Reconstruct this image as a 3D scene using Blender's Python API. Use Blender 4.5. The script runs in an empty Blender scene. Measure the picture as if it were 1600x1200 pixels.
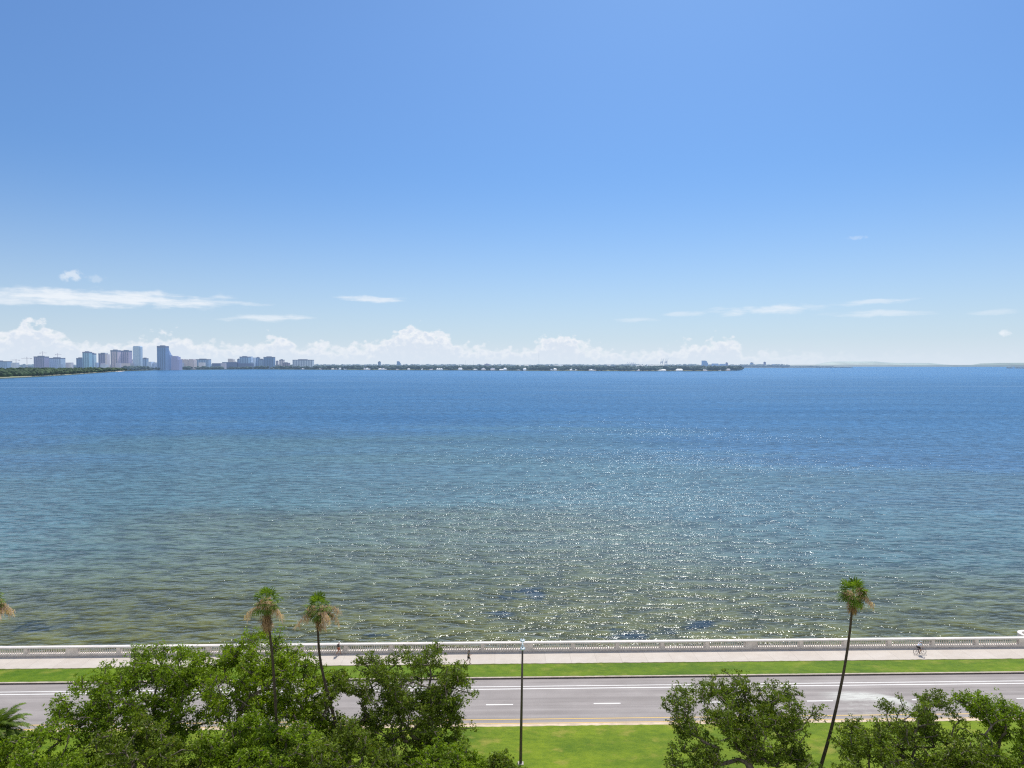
import bpy, math, random
import numpy as np
from mathutils import Vector, Matrix

# ------------------------------------------------------------------ basics
R = math.radians
SC = bpy.context.scene
COL = SC.collection
H = 38.5                      # camera height above the road
F = 1110.0                    # focal length for a 1600 px wide frame
PITCH = R(1.65)
YAW = R(1.39)                 # direction of the shore road
REARTH = 7.4e6                # earth radius with refraction
CU = Vector((math.cos(YAW), math.sin(YAW), 0))
CN = Vector((-math.sin(YAW), math.cos(YAW), 0))
SUN_EL, SUN_AZ = R(52), R(15)


def P(s, d, z=0.0):
    v = CU * s + CN * d
    return Vector((v.x, v.y, z))


def ray(px, py):
    x, y = (px - 800) / F, (600 - py) / F
    c, s = math.cos(PITCH), math.sin(PITCH)
    return Vector((x, c + y * s, -s + y * c))


def at(px, py, Y):
    r = ray(px, py)
    return Vector((r.x / r.y * Y, Y, H + r.z / r.y * Y))


def on_ground(px, py, z=0.0):
    r = ray(px, py)
    t = (z - H) / r.z
    return Vector((r.x * t, r.y * t, z))


def sd(v):
    return v.x * CU.x + v.y * CU.y, v.x * CN.x + v.y * CN.y


def s_at(px, d, py=1010):
    r = ray(px, py)
    t = d / (r.x * CN.x + r.y * CN.y)
    return (r.x * CU.x + r.y * CU.y) * t


def zc(x, y):
    return -(x * x + y * y) / (2 * REARTH)


# ------------------------------------------------------------------ node helper
class NT:
    def __init__(self, tree):
        self.t = tree
        self.n = tree.nodes

    def node(self, kind, **kw):
        nd = self.n.new(kind)
        for k, v in kw.items():
            setattr(nd, k, v)
        return nd

    def put(self, sock, v):
        if v is None:
            return
        if isinstance(v, bpy.types.NodeSocket):
            self.t.links.new(v, sock)
        else:
            if hasattr(sock, 'default_value'):
                dv = sock.default_value
                if hasattr(dv, '__len__') and not isinstance(v, str):
                    v = tuple(v)
                    if len(dv) == 4 and len(v) == 3:
                        v = v + (1.0,)
                sock.default_value = v

    def m(self, op, a, b=None, c=None, clamp=False):
        nd = self.node('ShaderNodeMath', operation=op)
        nd.use_clamp = clamp
        for i, v in enumerate((a, b, c)):
            self.put(nd.inputs[i], v)
        return nd.outputs[0]

    def vm(self, op, a, b=None):
        nd = self.node('ShaderNodeVectorMath', operation=op)
        self.put(nd.inputs[0], a)
        if b is not None:
            if op == 'SCALE':
                self.put(nd.inputs['Scale'], b)
            else:
                self.put(nd.inputs[1], b)
        return nd.outputs[1] if op in ('LENGTH', 'DISTANCE', 'DOT_PRODUCT') else nd.outputs[0]

    def ramp(self, v, a, b, c=0.0, d=1.0, smooth=True):
        nd = self.node('ShaderNodeMapRange')
        nd.interpolation_type = 'SMOOTHSTEP' if smooth else 'LINEAR'
        for i, x in enumerate((v, a, b, c, d)):
            self.put(nd.inputs[i], x)
        return nd.outputs[0]

    def mix(self, f, a, b, blend='MIX'):
        nd = self.node('ShaderNodeMix', data_type='RGBA', blend_type=blend)
        self.put(nd.inputs[0], f)
        self.put(nd.inputs[6], a)
        self.put(nd.inputs[7], b)
        return nd.outputs[2]

    def noise(self, vec, scale=1.0, detail=2.0, rough=0.5, out='Fac', dist=0.0, dims='3D'):
        nd = self.node('ShaderNodeTexNoise', noise_dimensions=dims)
        if vec is not None:
            self.put(nd.inputs['Vector'], vec)
        nd.inputs['Scale'].default_value = scale
        nd.inputs['Detail'].default_value = detail
        nd.inputs['Roughness'].default_value = rough
        nd.inputs['Distortion'].default_value = dist
        return nd.outputs[out]

    def map(self, vec, scale=(1, 1, 1), rot=(0, 0, 0), loc=(0, 0, 0)):
        nd = self.node('ShaderNodeMapping')
        self.put(nd.inputs['Vector'], vec)
        nd.inputs['Scale'].default_value = scale
        nd.inputs['Rotation'].default_value = rot
        nd.inputs['Location'].default_value = loc
        return nd.outputs[0]

    def comb(self, x, y, z=0.0):
        nd = self.node('ShaderNodeCombineXYZ')
        for i, v in enumerate((x, y, z)):
            self.put(nd.inputs[i], v)
        return nd.outputs[0]

    def sep(self, v):
        nd = self.node('ShaderNodeSeparateXYZ')
        self.put(nd.inputs[0], v)
        return nd.outputs

    def pos(self):
        return self.node('ShaderNodeNewGeometry').outputs['Position']

    def obj(self):
        return self.node('ShaderNodeTexCoord').outputs['Object']

    def bump(self, h, strength=0.3, dist=0.05):
        nd = self.node('ShaderNodeBump')
        nd.inputs['Strength'].default_value = strength
        nd.inputs['Distance'].default_value = dist
        self.put(nd.inputs['Height'], h)
        return nd.outputs[0]


def new_mat(name):
    m = bpy.data.materials.new(name)
    m.use_nodes = True
    nt = NT(m.node_tree)
    bs = m.node_tree.nodes['Principled BSDF']
    return m, nt, bs


def mat_plain(name, col, rough=0.6, var=0.15, scale=3.0, metal=0.0, bump=0.0, spec=0.3):
    m, nt, bs = new_mat(name)
    n = nt.noise(nt.obj(), scale, 4, 0.6)
    f = nt.ramp(n, 0.25, 0.75, 1 - var, 1 + var)
    c = nt.mix(1.0, col, (1, 1, 1), 'MULTIPLY')
    sc = nt.vm('SCALE', c, f)
    nt.put(bs.inputs['Base Color'], sc)
    bs.inputs['Roughness'].default_value = rough
    bs.inputs['Metallic'].default_value = metal
    bs.inputs['Specular IOR Level'].default_value = spec
    if bump:
        nt.put(bs.inputs['Normal'], nt.bump(n, bump))
    return m


# ------------------------------------------------------------------ mesh helpers
class MB:
    """collects polygons for one mesh"""
    def __init__(self):
        self.v, self.f, self.mi = [], [], []

    def add(self, vs, fs, mi=0):
        o = len(self.v)
        self.v.extend([tuple(x) for x in vs])
        self.f.extend([tuple(i + o for i in f) for f in fs])
        self.mi.extend([mi] * len(fs))
        return self

    def box(self, x0, x1, y0, y1, z0, z1, mi=0):
        vs = [(x0, y0, z0), (x1, y0, z0), (x1, y1, z0), (x0, y1, z0), (x0, y0, z1), (x1, y0, z1), (x1, y1, z1), (x0, y1, z1)]
        return self.add(vs, [(3, 2, 1, 0), (4, 5, 6, 7), (0, 1, 5, 4), (1, 2, 6, 5), (2, 3, 7, 6), (3, 0, 4, 7)], mi)

    def bbox(self, x0, x1, y0, y1, z0, z1, b=0.03, mi=0):
        """box with bevelled top edges"""
        vs = [(x0, y0, z0), (x1, y0, z0), (x1, y1, z0), (x0, y1, z0),
              (x0, y0, z1 - b), (x1, y0, z1 - b), (x1, y1, z1 - b), (x0, y1, z1 - b),
              (x0 + b, y0 + b, z1), (x1 - b, y0 + b, z1), (x1 - b, y1 - b, z1), (x0 + b, y1 - b, z1)]
        fs = [(3, 2, 1, 0), (8, 9, 10, 11)]
        for k in range(4):
            n = (k + 1) % 4
            fs += [(k, n, 4 + n, 4 + k), (4 + k, 4 + n, 8 + n, 8 + k)]
        return self.add(vs, fs, mi)

    def tube(self, pts, rads, n=8, mi=0, cap=True):
        pts = [Vector(p) for p in pts]
        if not hasattr(rads, '__len__'):
            rads = [rads] * len(pts)
        vs, fs = [], []
        ref = None
        for i, p in enumerate(pts):
            t = (pts[min(i + 1, len(pts) - 1)] - pts[max(i - 1, 0)])
            t = t.normalized() if t.length > 1e-9 else Vector((0, 0, 1))
            if ref is None:
                ref = t.orthogonal().normalized()
            ref = (ref - t * ref.dot(t))
            ref = ref.normalized() if ref.length > 1e-6 else t.orthogonal().normalized()
            b = t.cross(ref)
            for k in range(n):
                a = 2 * math.pi * k / n
                vs.append(p + (ref * math.cos(a) + b * math.sin(a)) * rads[i])
        for i in range(len(pts) - 1):
            for k in range(n):
                fs.append((i * n + k, i * n + (k + 1) % n, (i + 1) * n + (k + 1) % n, (i + 1) * n + k))
        if cap:
            fs.append(tuple(range(n - 1, -1, -1)))
            fs.append(tuple((len(pts) - 1) * n + k for k in range(n)))
        return self.add(vs, fs, mi)

    def lathe(self, prof, c=(0, 0, 0), n=12, mi=0):
        vs, fs = [], []
        for r, z in prof:
            for k in range(n):
                a = 2 * math.pi * k / n
                vs.append((c[0] + r * math.cos(a), c[1] + r * math.sin(a), c[2] + z))
        m = len(prof)
        for i in range(m - 1):
            for k in range(n):
                fs.append((i * n + k, i * n + (k + 1) % n, (i + 1) * n + (k + 1) % n, (i + 1) * n + k))
        fs.append(tuple(range(n - 1, -1, -1)))
        fs.append(tuple((m - 1) * n + k for k in range(n)))
        return self.add(vs, fs, mi)

    def mesh(self, name, mats, smooth=False):
        me = bpy.data.meshes.new(name)
        me.from_pydata(self.v, [], self.f)
        for m in (mats if isinstance(mats, (list, tuple)) else [mats]):
            me.materials.append(m)
        me.polygons.foreach_set('material_index', self.mi)
        if smooth:
            me.polygons.foreach_set('use_smooth', [True] * len(self.f))
        me.update()
        return me

    def build(self, name, mats, parent=None, smooth=False):
        return link(name, self.mesh(name, mats, smooth), parent)


def np_mesh(name, verts, faces, mat, smooth=False):
    """verts (n,3), faces (m,k) arrays"""
    me = bpy.data.meshes.new(name)
    nv, (nf, k) = len(verts), faces.shape
    me.vertices.add(nv)
    me.vertices.foreach_set('co', np.ascontiguousarray(verts, dtype=np.float32).ravel())
    me.loops.add(nf * k)
    me.polygons.add(nf)
    me.loops.foreach_set('vertex_index', faces.astype(np.int32).ravel())
    me.polygons.foreach_set('loop_start', np.arange(0, nf * k, k, dtype=np.int32))
    me.polygons.foreach_set('loop_total', np.full(nf, k, dtype=np.int32))
    if smooth:
        me.polygons.foreach_set('use_smooth', np.ones(nf, dtype=bool))
    me.materials.append(mat)
    me.update(calc_edges=True)
    return me


def link(name, me, parent=None):
    o = bpy.data.objects.new(name, me)
    COL.objects.link(o)
    if parent is not None:
        o.parent = parent
    return o


def tag(o, label=None, cat=None, group=None, kind=None):
    if label: o['label'] = label
    if cat: o['category'] = cat
    if group: o['group'] = group
    if kind: o['kind'] = kind
    return o


def empty(name, loc=(0, 0, 0), rz=0.0):
    o = bpy.data.objects.new(name, None)
    COL.objects.link(o)
    o.location = loc
    o.rotation_euler = (0, 0, rz)
    o.empty_display_size = 0.2
    return o


def copy_tree(o, parent=None):
    c = o.copy()
    COL.objects.link(c)
    c.parent = parent
    for ch in list(o.children):
        copy_tree(ch, c)
    return c


def shore(o):
    """mesh written in (along, across) shore coordinates"""
    o.rotation_euler = (0, 0, YAW)
    return o


# ------------------------------------------------------------------ camera, light, sky
cam = bpy.data.cameras.new('camera')
cam.sensor_width = 36
cam.lens = F / 1600 * 36
cam.clip_start = 0.5
cam.clip_end = 80000
co = link('camera', cam)
co.location = (0, 0, H)
co.rotation_euler = (R(90) - PITCH, 0, 0)
SC.camera = co

sun_dir = Vector((math.sin(SUN_AZ) * math.cos(SUN_EL), math.cos(SUN_AZ) * math.cos(SUN_EL), math.sin(SUN_EL)))
sl = bpy.data.lights.new('sun', 'SUN')
sl.energy = 5.0
sl.angle = R(0.53)
sl.color = (1.0, 0.93, 0.83)
so = link('sun', sl)
so.rotation_euler = sun_dir.to_track_quat('Z', 'Y').to_euler()
so.location = (0, 0, 200)

w = bpy.data.worlds.new('World')
SC.world = w
w.use_nodes = True
nt = NT(w.node_tree)
bg = w.node_tree.nodes['Background']
sky = nt.node('ShaderNodeTexSky', sky_type='NISHITA')
sky.sun_disc = False
sky.sun_elevation = SUN_EL
sky.sun_rotation = SUN_AZ
sky.altitude = 30
sky.air_density = 1.0
sky.dust_density = 0.6
sky.ozone_density = 2.0
dirv = nt.node('ShaderNodeTexCoord').outputs['Generated']
dx, dy, dz = nt.sep(dirv)
DEG = 180 / math.pi
az = nt.m('MULTIPLY', nt.m('ARCTAN2', dx, dy), DEG)
el = nt.m('MULTIPLY', nt.m('ARCSINE', dz), DEG)
skc = nt.vm('SCALE', nt.vm('MULTIPLY', sky.outputs[0], (0.37, 0.625, 0.91)), nt.ramp(el, 3, 24, 0.87, 1.0, False))
SKY_GAIN = 0.13


def azel(px, py):
    r = ray(px, py).normalized()
    return math.degrees(math.atan2(r.x, r.y)), math.degrees(math.asin(r.z))


skc = nt.mix(0.07, skc, tuple(c / SKY_GAIN for c in (0.62, 0.72, 0.88)))
# pale haze towards the horizon
hz = nt.m('POWER', nt.m('SUBTRACT', 1.0, nt.ramp(el, -0.5, 16.0, 0, 1, False), clamp=True), 2.0)
HAZE = tuple(c / SKY_GAIN for c in (0.72, 0.805, 0.91))
skc = nt.mix(nt.m('MULTIPLY', hz, 0.88), skc, HAZE)
# cumulus bank along the horizon
fc = nt.node('ShaderNodeFloatCurve')
cv = fc.mapping.curves[0]
prof = [(0, 505), (40, 484), (95, 505), (150, 518), (270, 508), (330, 522), (400, 522), (430, 512), (480, 525), (560, 524), (610, 510), (650, 500), (700, 512), (760, 530),
        (830, 528), (870, 509), (920, 527), (1000, 536), (1080, 524), (1130, 514), (1170, 533), (1300, 540), (1450, 537), (1600, 540)]
pts = []
for px, py in prof:
    a, e = azel(px, py)
    pts.append(((a + 40) / 80, (e - 0.5) / 6))
cv.points[0].location = (0, 0.45)
cv.points[1].location = (1, 0.22)
for x_, y_ in pts:
    cv.points.new(x_, y_)
fc.mapping.update()
nt.put(fc.inputs['Value'], nt.m('MULTIPLY_ADD', az, 1 / 80, 0.5))
env = nt.m('MULTIPLY', fc.outputs[0], 6.0)
q = nt.comb(az, el, 0.0)
n1 = nt.noise(nt.map(q, (1, 1.5, 1)), 0.62, 6, 0.6, dims='2D')
n2 = nt.noise(nt.map(q, (1, 1.25, 1), loc=(7, 3, 0)), 2.1, 4, 0.55, dims='2D')
vor = nt.node('ShaderNodeTexVoronoi', feature='F1', voronoi_dimensions='2D')
nt.put(vor.inputs['Vector'], nt.map(q, (1, 1.2, 1)))
vor.inputs['Scale'].default_value = 1.5
amp = nt.ramp(el, 0.2, 2.6, 0.25, 1.0, False)
v = nt.m('ADD', nt.m('SUBTRACT', env, el), nt.m('MULTIPLY', nt.m('MULTIPLY', nt.m('SUBTRACT', n1, 0.53), 3.0), amp))
v = nt.m('ADD', v, nt.m('MULTIPLY', nt.m('SUBTRACT', n2, 0.5), 0.7))
v = nt.m('SUBTRACT', v, nt.m('MULTIPLY', nt.m('SUBTRACT', vor.outputs['Distance'], 0.35), 0.7))
mask = nt.ramp(v, 0.0, 0.6)
edge = nt.ramp(v, 0.15, 1.3)           # 0 at the sunlit rim, 1 deep inside
shade = nt.m('MULTIPLY', nt.ramp(n2, 0.35, 0.65), 0.35)
tone = nt.m('ADD', nt.m('MULTIPLY', edge, 0.85), shade, clamp=True)
white = tuple(c / SKY_GAIN for c in (0.96, 0.965, 0.98))
grey = tuple(c / SKY_GAIN for c in (0.70, 0.775, 0.885))
cc = nt.mix(tone, white, grey)
fade = nt.ramp(az, 14, 30, 0.95, 0.15)
skc = nt.mix(nt.m('MULTIPLY', mask, fade), skc, cc)
# low milky haze over the foot of the clouds
low = nt.ramp(el, -0.3, 2.2, 0.66, 0.0)
skc = nt.mix(low, skc, tuple(c / SKY_GAIN for c in (0.71, 0.80, 0.90)))
# streaks and lone puffs: px0, py0, px1, py1, half thickness px, strength
streaks = [(-160, 450, 400, 474, 13, 0.95), (60, 466, 300, 470, 10, 0.7), (-80, 460, 120, 462, 12, 0.7), (300, 470, 440, 477, 3.5, 0.6), (520, 466, 640, 468, 5, 0.8), (340, 497, 495, 496, 5, 0.75), (1100, 487, 1300, 480, 7, 0.7),
           (1290, 476, 1440, 467, 4, 0.5), (1280, 492, 1470, 488, 5, 0.5), (1030, 493, 1110, 489, 4, 0.4), (955, 499, 1035, 500, 4, 0.4), (1180, 486, 1270, 482, 4, 0.6),
           (1500, 489, 1600, 486, 4, 0.35), (1310, 374, 1360, 370, 3, 0.25), (92, 431, 134, 431, 8, 0.6), (136, 436, 166, 436, 6, 0.25), (1559, 521, 1582, 521, 5, 0.8)]
ns = nt.noise(nt.map(q, (0.35, 2.6, 1)), 1.0, 6, 0.62, dims='2D')
nw = nt.noise(nt.map(q, (0.5, 0.5, 1)), 1.0, 3, 0.5, dims='2D')
npf = nt.noise(q, 1.6, 5, 0.6, dims='2D')
tot = None
for (x0, y0, x1, y1, hh, st) in streaks:
    a0, e0 = azel(x0, y0)
    a1, e1 = azel(x1, y1)
    ac, ec, aw = (a0 + a1) / 2, (e0 + e1) / 2, abs(a1 - a0) / 2 * 1.1
    ew = math.degrees(hh / F) * 1.25
    sl_ = (e1 - e0) / (a1 - a0)
    puff = (x1 - x0) < 60
    u = nt.m('DIVIDE', nt.m('SUBTRACT', az, ac), aw)
    ln = nt.m('MULTIPLY_ADD', nt.m('SUBTRACT', az, ac), sl_, ec)
    t = nt.m('DIVIDE', nt.m('SUBTRACT', el, ln), ew)
    if not puff:
        t = nt.m('ADD', t, nt.m('MULTIPLY', nt.m('SUBTRACT', nw, 0.5), 1.1))
    r2 = nt.m('ADD', nt.m('MULTIPLY', u, u), nt.m('MULTIPLY', t, t))
    nz = npf if puff else ns
    b = nt.m('ADD', nt.m('SUBTRACT', 1.0, r2), nt.m('MULTIPLY', nt.m('SUBTRACT', nz, 0.55), 2.0 if not puff else 3.0))
    b = nt.m('MULTIPLY', nt.ramp(b, 0.0, 1.1), nt.m('MULTIPLY', nt.ramp(r2, 0.1, 1.5, 1, 0), st))
    tot = b if tot is None else nt.m('MAXIMUM', tot, b)
skc = nt.mix(tot, skc, tuple(c / SKY_GAIN for c in (0.86, 0.91, 0.97)))
skc = nt.vm('MINIMUM', skc, tuple([0.985 / SKY_GAIN] * 3))
# unseen bright cloud band added behind the viewer as fill light
fill_cov = nt.m('MULTIPLY', nt.ramp(dy, 0.15, -0.35), nt.ramp(el, 50, 30))
cn = nt.noise(nt.map(dirv, (2.2, 2.2, 3.5)), 1.0, 2, 0.55)
fill_cov = nt.m('MULTIPLY', fill_cov, nt.ramp(cn, 0.34, 0.58, 0.25, 1.0))
fill_cov = nt.m('MULTIPLY', fill_cov, nt.ramp(el, -2, 4))
skc = nt.mix(nt.m('MULTIPLY', fill_cov, 0.85), skc, tuple(c / SKY_GAIN for c in (1.15, 1.10, 1.02)))
nt.put(bg.inputs['Color'], skc)
bg.inputs['Strength'].default_value = SKY_GAIN
w.cycles.sampling_method = 'NONE'

SC.view_settings.view_transform = 'Standard'
SC.view_settings.look = 'None'
SC.view_settings.exposure = 0
SC.view_settings.gamma = 1
SC.render.engine = 'CYCLES'
SC.cycles.max_bounces = 6
SC.cycles.diffuse_bounces = 3
SC.cycles.transparent_max_bounces = 4
SC.cycles.sample_clamp_indirect = 4
SC.cycles.sample_clamp_direct = 14
SC.cycles.use_denoising = False
SC.cycles.pixel_filter_type = 'BLACKMAN_HARRIS'
SC.cycles.filter_width = 1.25

# ------------------------------------------------------------------ shore geometry numbers
D_LAWN0, D_MED0, D_ROAD0, D_ROAD1, D_VERGE0, D_VERGE1, D_WALL0, D_WALL1 = -150, 74.0, 74.55, 85.6, 85.92, 89.6, 93.65, 94.15
S0, S1 = -420, 420
Z_WATER = -1.3

# ------------------------------------------------------------------ setting: water
m_water, nt, bs = new_mat('bay_water')
p = nt.pos()
pr = nt.map(p, rot=(0, 0, -YAW))
px_, py_, pz_ = nt.sep(pr)
gust = nt.noise(nt.map(p, (0.006, 0.014, 1)), 1.0, 3, 0.55, dims='2D')
px0_, py0_, pz0_ = nt.sep(p)
gust_k = nt.m('MULTIPLY', nt.ramp(gust, 0.3, 0.7, 0.75, 1.25), nt.ramp(py0_, 140, 600, 0.92, 0.33))


def slopes(sc, rot, k, detail, seed):
    qv = nt.map(p, sc, (0, 0, R(rot)), (seed, seed * 1.7, 0))
    e = 0.06
    h0 = nt.noise(qv, 1.0, detail, 0.5, dims='2D')
    hx = nt.noise(nt.vm('ADD', qv, (e, 0, 0)), 1.0, detail, 0.5, dims='2D')
    hy = nt.noise(nt.vm('ADD', qv, (0, e, 0)), 1.0, detail, 0.5, dims='2D')
    sx = nt.m('MULTIPLY', nt.m('SUBTRACT', hx, h0), k * sc[0] / sc[1] / e)
    sy = nt.m('MULTIPLY', nt.m('SUBTRACT', hy, h0), k / e)
    return sx, sy, h0


a1, b1, h1 = slopes((0.155, 0.37, 1), 9, 0.27, 2.0, 3.0)
a2, b2, h2 = slopes((0.55, 1.15, 1), -9, 0.30, 1.0, 11.0)
a3, b3, h3 = slopes((3.1, 4.7, 1), 14, 0.32, 1.0, 23.0)
sx = nt.m('MULTIPLY', nt.m('ADD', a1, nt.m('MULTIPLY', nt.m('ADD', a2, a3), 1.35)), gust_k)
sy = nt.m('MULTIPLY', nt.m('ADD', nt.m('ADD', b1, b2), b3), gust_k)
bias = nt.ramp(py0_, 130, 600, 0.0, -0.09)     # swell faces lean to the shore
nrm = nt.vm('NORMALIZE', nt.comb(nt.m('MULTIPLY', sx, -1), nt.m('SUBTRACT', bias, sy), 1.0))
# body colour: shallow olive by the wall, teal, then deep blue
dist = nt.m('SUBTRACT', py_, 94.0)
wob = nt.noise(nt.map(p, (0.004, 0.02, 1)), 1.0, 4, 0.6, dims='2D')
dw = nt.m('MULTIPLY', dist, nt.ramp(wob, 0.25, 0.75, 0.75, 1.3))
side = nt.ramp(nt.m('DIVIDE', px_, nt.m('ADD', py_, 1.0)), 0.05, 0.75, 1.0, 2.2)
side2 = nt.ramp(nt.m('DIVIDE', px_, nt.m('ADD', py_, 1.0)), -0.75, -0.4, 1.5, 1.0)
dw = nt.m('MULTIPLY', nt.m('MULTIPLY', dw, side), side2)
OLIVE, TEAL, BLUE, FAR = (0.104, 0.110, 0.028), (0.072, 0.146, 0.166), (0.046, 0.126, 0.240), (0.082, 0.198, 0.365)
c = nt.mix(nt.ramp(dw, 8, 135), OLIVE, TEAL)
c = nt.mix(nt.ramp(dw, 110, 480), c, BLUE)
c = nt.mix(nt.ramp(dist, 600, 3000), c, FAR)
# wave light and shade painted into the colour: darker troughs, lighter crests
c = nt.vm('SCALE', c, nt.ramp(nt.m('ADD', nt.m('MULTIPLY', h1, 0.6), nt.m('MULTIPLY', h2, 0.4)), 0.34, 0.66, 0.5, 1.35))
wst = nt.noise(nt.map(p, (0.006, 0.05, 1), (0, 0, R(6))), 1.0, 4, 0.6)
c = nt.vm('SCALE', c, nt.ramp(wst, 0.3, 0.7, 0.84, 1.16))
# dark eelgrass patches near the wall
patches = [(60, 978, 55, 3.0), (590, 992, 30, 1.0), (815, 928, 55, 4.5), (775, 960, 26, 3.5), (1000, 990, 70, 2.6), (1090, 976, 40, 2.0), (440, 984, 14, 1.2), (90, 968, 30, 2.0), (1160, 985, 40, 1.5), (880, 966, 18, 1.4)]
pn = nt.noise(nt.map(p, (0.16, 0.3, 1)), 1.0, 4, 0.65, dims='2D')
tot = None
for (qx, qy, hw, hd) in patches:
    g = on_ground(qx, qy, Z_WATER)
    wpx = hw * g.y / F
    u = nt.m('DIVIDE', nt.m('SUBTRACT', nt.sep(p)[0], g.x), wpx)
    t = nt.m('DIVIDE', nt.m('SUBTRACT', nt.sep(p)[1], g.y), hd)
    b = nt.m('ADD', nt.m('SUBTRACT', 1.0, nt.m('ADD', nt.m('MULTIPLY', u, u), nt.m('MULTIPLY', t, t))), nt.m('MULTIPLY', nt.m('SUBTRACT', pn, 0.55), 5.0))
    b = nt.m('MULTIPLY', nt.ramp(b, -0.2, 1.1), nt.ramp(nt.m('ADD', nt.m('MULTIPLY', u, u), nt.m('MULTIPLY', t, t)), 0.6, 2.2, 1, 0))
    tot = b if tot is None else nt.m('MAXIMUM', tot, b)
c = nt.mix(nt.m('MULTIPLY', tot, 0.9), c, (0.014, 0.028, 0.042))
# faint current lines far out
cl = nt.noise(nt.map(p, (0.0006, 0.012, 1)), 1.0, 3, 0.6, dims='2D')
clm = nt.m('MULTIPLY', nt.ramp(cl, 0.60, 0.68), nt.ramp(dist, 700, 1400))
c = nt.mix(nt.m('MULTIPLY', clm, 0.22), c, (0.30, 0.42, 0.55))
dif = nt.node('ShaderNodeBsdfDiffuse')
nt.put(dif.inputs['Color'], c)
nt.put(dif.inputs['Normal'], nt.vm('NORMALIZE', nt.comb(nt.m('MULTIPLY', sx, -0.8), nt.m('MULTIPLY', sy, -0.8), 1.0)))
gls = nt.node('ShaderNodeBsdfGlossy')
nt.put(gls.inputs['Color'], nt.mix(nt.ramp(dist, 20, 350), (0.84, 0.92, 1.0), (0.66, 0.84, 1.0)))
nt.put(gls.inputs['Roughness'], nt.ramp(dist, 40, 900, 0.12, 0.15))
nt.put(gls.inputs['Normal'], nrm)
fr = nt.node('ShaderNodeFresnel')
fr.inputs['IOR'].default_value = 1.33
nt.put(fr.inputs['Normal'], nrm)
mx = nt.node('ShaderNodeMixShader')
nt.put(mx.inputs[0], nt.m('MULTIPLY', fr.outputs[0], nt.ramp(dist, 20, 300, 0.82, 0.60)))
m_water.node_tree.links.new(dif.outputs[0], mx.inputs[1])
m_water.node_tree.links.new(gls.outputs[0], mx.inputs[2])
m_water.node_tree.links.new(mx.outputs[0], m_water.node_tree.nodes['Material Output'].inputs['Surface'])
m_water.node_tree.nodes.remove(bs)

xs = np.concatenate([-np.geomspace(60, 42000, 60)[::-1], np.linspace(-50, 50, 9), np.geomspace(60, 42000, 60)])
ys = np.concatenate([[93.9], 94 + np.geomspace(3, 42000, 90)])
gx, gy = np.meshgrid(xs, ys)
wx = gx * CU.x + gy * CN.x
wy = gx * CU.y + gy * CN.y
wz = Z_WATER - (wx ** 2 + wy ** 2) / (2 * REARTH)
nx_, ny_ = len(xs), len(ys)
idx = np.arange(nx_ * ny_).reshape(ny_, nx_)
fq = np.stack([idx[:-1, :-1], idx[:-1, 1:], idx[1:, 1:], idx[1:, :-1]], -1).reshape(-1, 4)
water = link('water', np_mesh('water', np.stack([wx, wy, wz], -1).reshape(-1, 3), fq, m_water, True))
tag(water, 'wind rippled bay water turning from olive shallows to deep blue', kind='structure')

# ------------------------------------------------------------------ setting: ground, road, pavement
def mat_grass(name, dark, light, dry, kdry):
    m, nt, bs = new_mat(name)
    o = nt.obj()
    big = nt.noise(nt.map(o, (0.12, 0.25, 1)), 1.0, 4, 0.6)
    mid = nt.noise(nt.map(o, (0.9, 1.6, 1)), 1.0, 4, 0.65)
    fine = nt.noise(nt.map(o, (7, 7, 7)), 1.0, 3, 0.7)
    mow = nt.noise(nt.map(o, (0.03, 0.9, 1)), 1.0, 3, 0.6)
    f = nt.m('ADD', nt.m('ADD', nt.m('MULTIPLY', big, 0.4), nt.m('MULTIPLY', mow, 0.15)), nt.m('ADD', nt.m('MULTIPLY', mid, 0.3), nt.m('MULTIPLY', fine, 0.25)))
    c = nt.mix(nt.ramp(f, 0.40, 0.70), dark, light)
    dr = nt.m('MULTIPLY', nt.ramp(nt.noise(nt.map(o, (0.35, 0.5, 1), loc=(9, 4, 0)), 1.0, 5, 0.65), 0.52, 0.72), kdry)
    c = nt.mix(dr, c, dry)
    nt.put(bs.inputs['Base Color'], c)
    bs.inputs['Roughness'].default_value = 0.75
    bs.inputs['Specular IOR Level'].default_value = 0.15
    nt.put(bs.inputs['Normal'], nt.bump(nt.m('ADD', fine, mid), 0.6, 0.12))
    return m


m_lawn = mat_grass('lawn_grass', (0.068, 0.138, 0.002), (0.192, 0.268, 0.008), (0.30, 0.28, 0.05), 0.7)
m_verge = mat_grass('verge_grass', (0.052, 0.120, 0.002), (0.145, 0.228, 0.006), (0.28, 0.28, 0.05), 0.45)


def sheet(name, d0, d1, z, mat, s0=S0, s1=S1, n=1, top=0.0):
    mb = MB()
    mb.box(s0, s1, d0, d1, z - 0.5, z)
    return shore(mb.build(name, mat))


def grass_sheet(name, d0, d1, z, mat, ns, nd, amp, seed):
    rng = np.random.default_rng(seed)
    ss = np.linspace(S0, S1, ns)
    dd = np.linspace(d0, d1, nd)
    g, h = np.meshgrid(ss, dd)
    zz = z + rng.normal(0, amp, g.shape)
    zz[0, :] = z
    zz[-1, :] = z
    h = h.copy()
    h[-1, :] += rng.normal(0, 0.035, ns) + 0.05
    h[0, :] -= np.abs(rng.normal(0, 0.03, ns))
    idx = np.arange(ns * nd).reshape(nd, ns)
    fq = np.stack([idx[:-1, :-1], idx[:-1, 1:], idx[1:, 1:], idx[1:, :-1]], -1).reshape(-1, 4)
    return shore(link(name, np_mesh(name, np.stack([g, h, zz], -1).reshape(-1, 3), fq, mat, True)))


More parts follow.
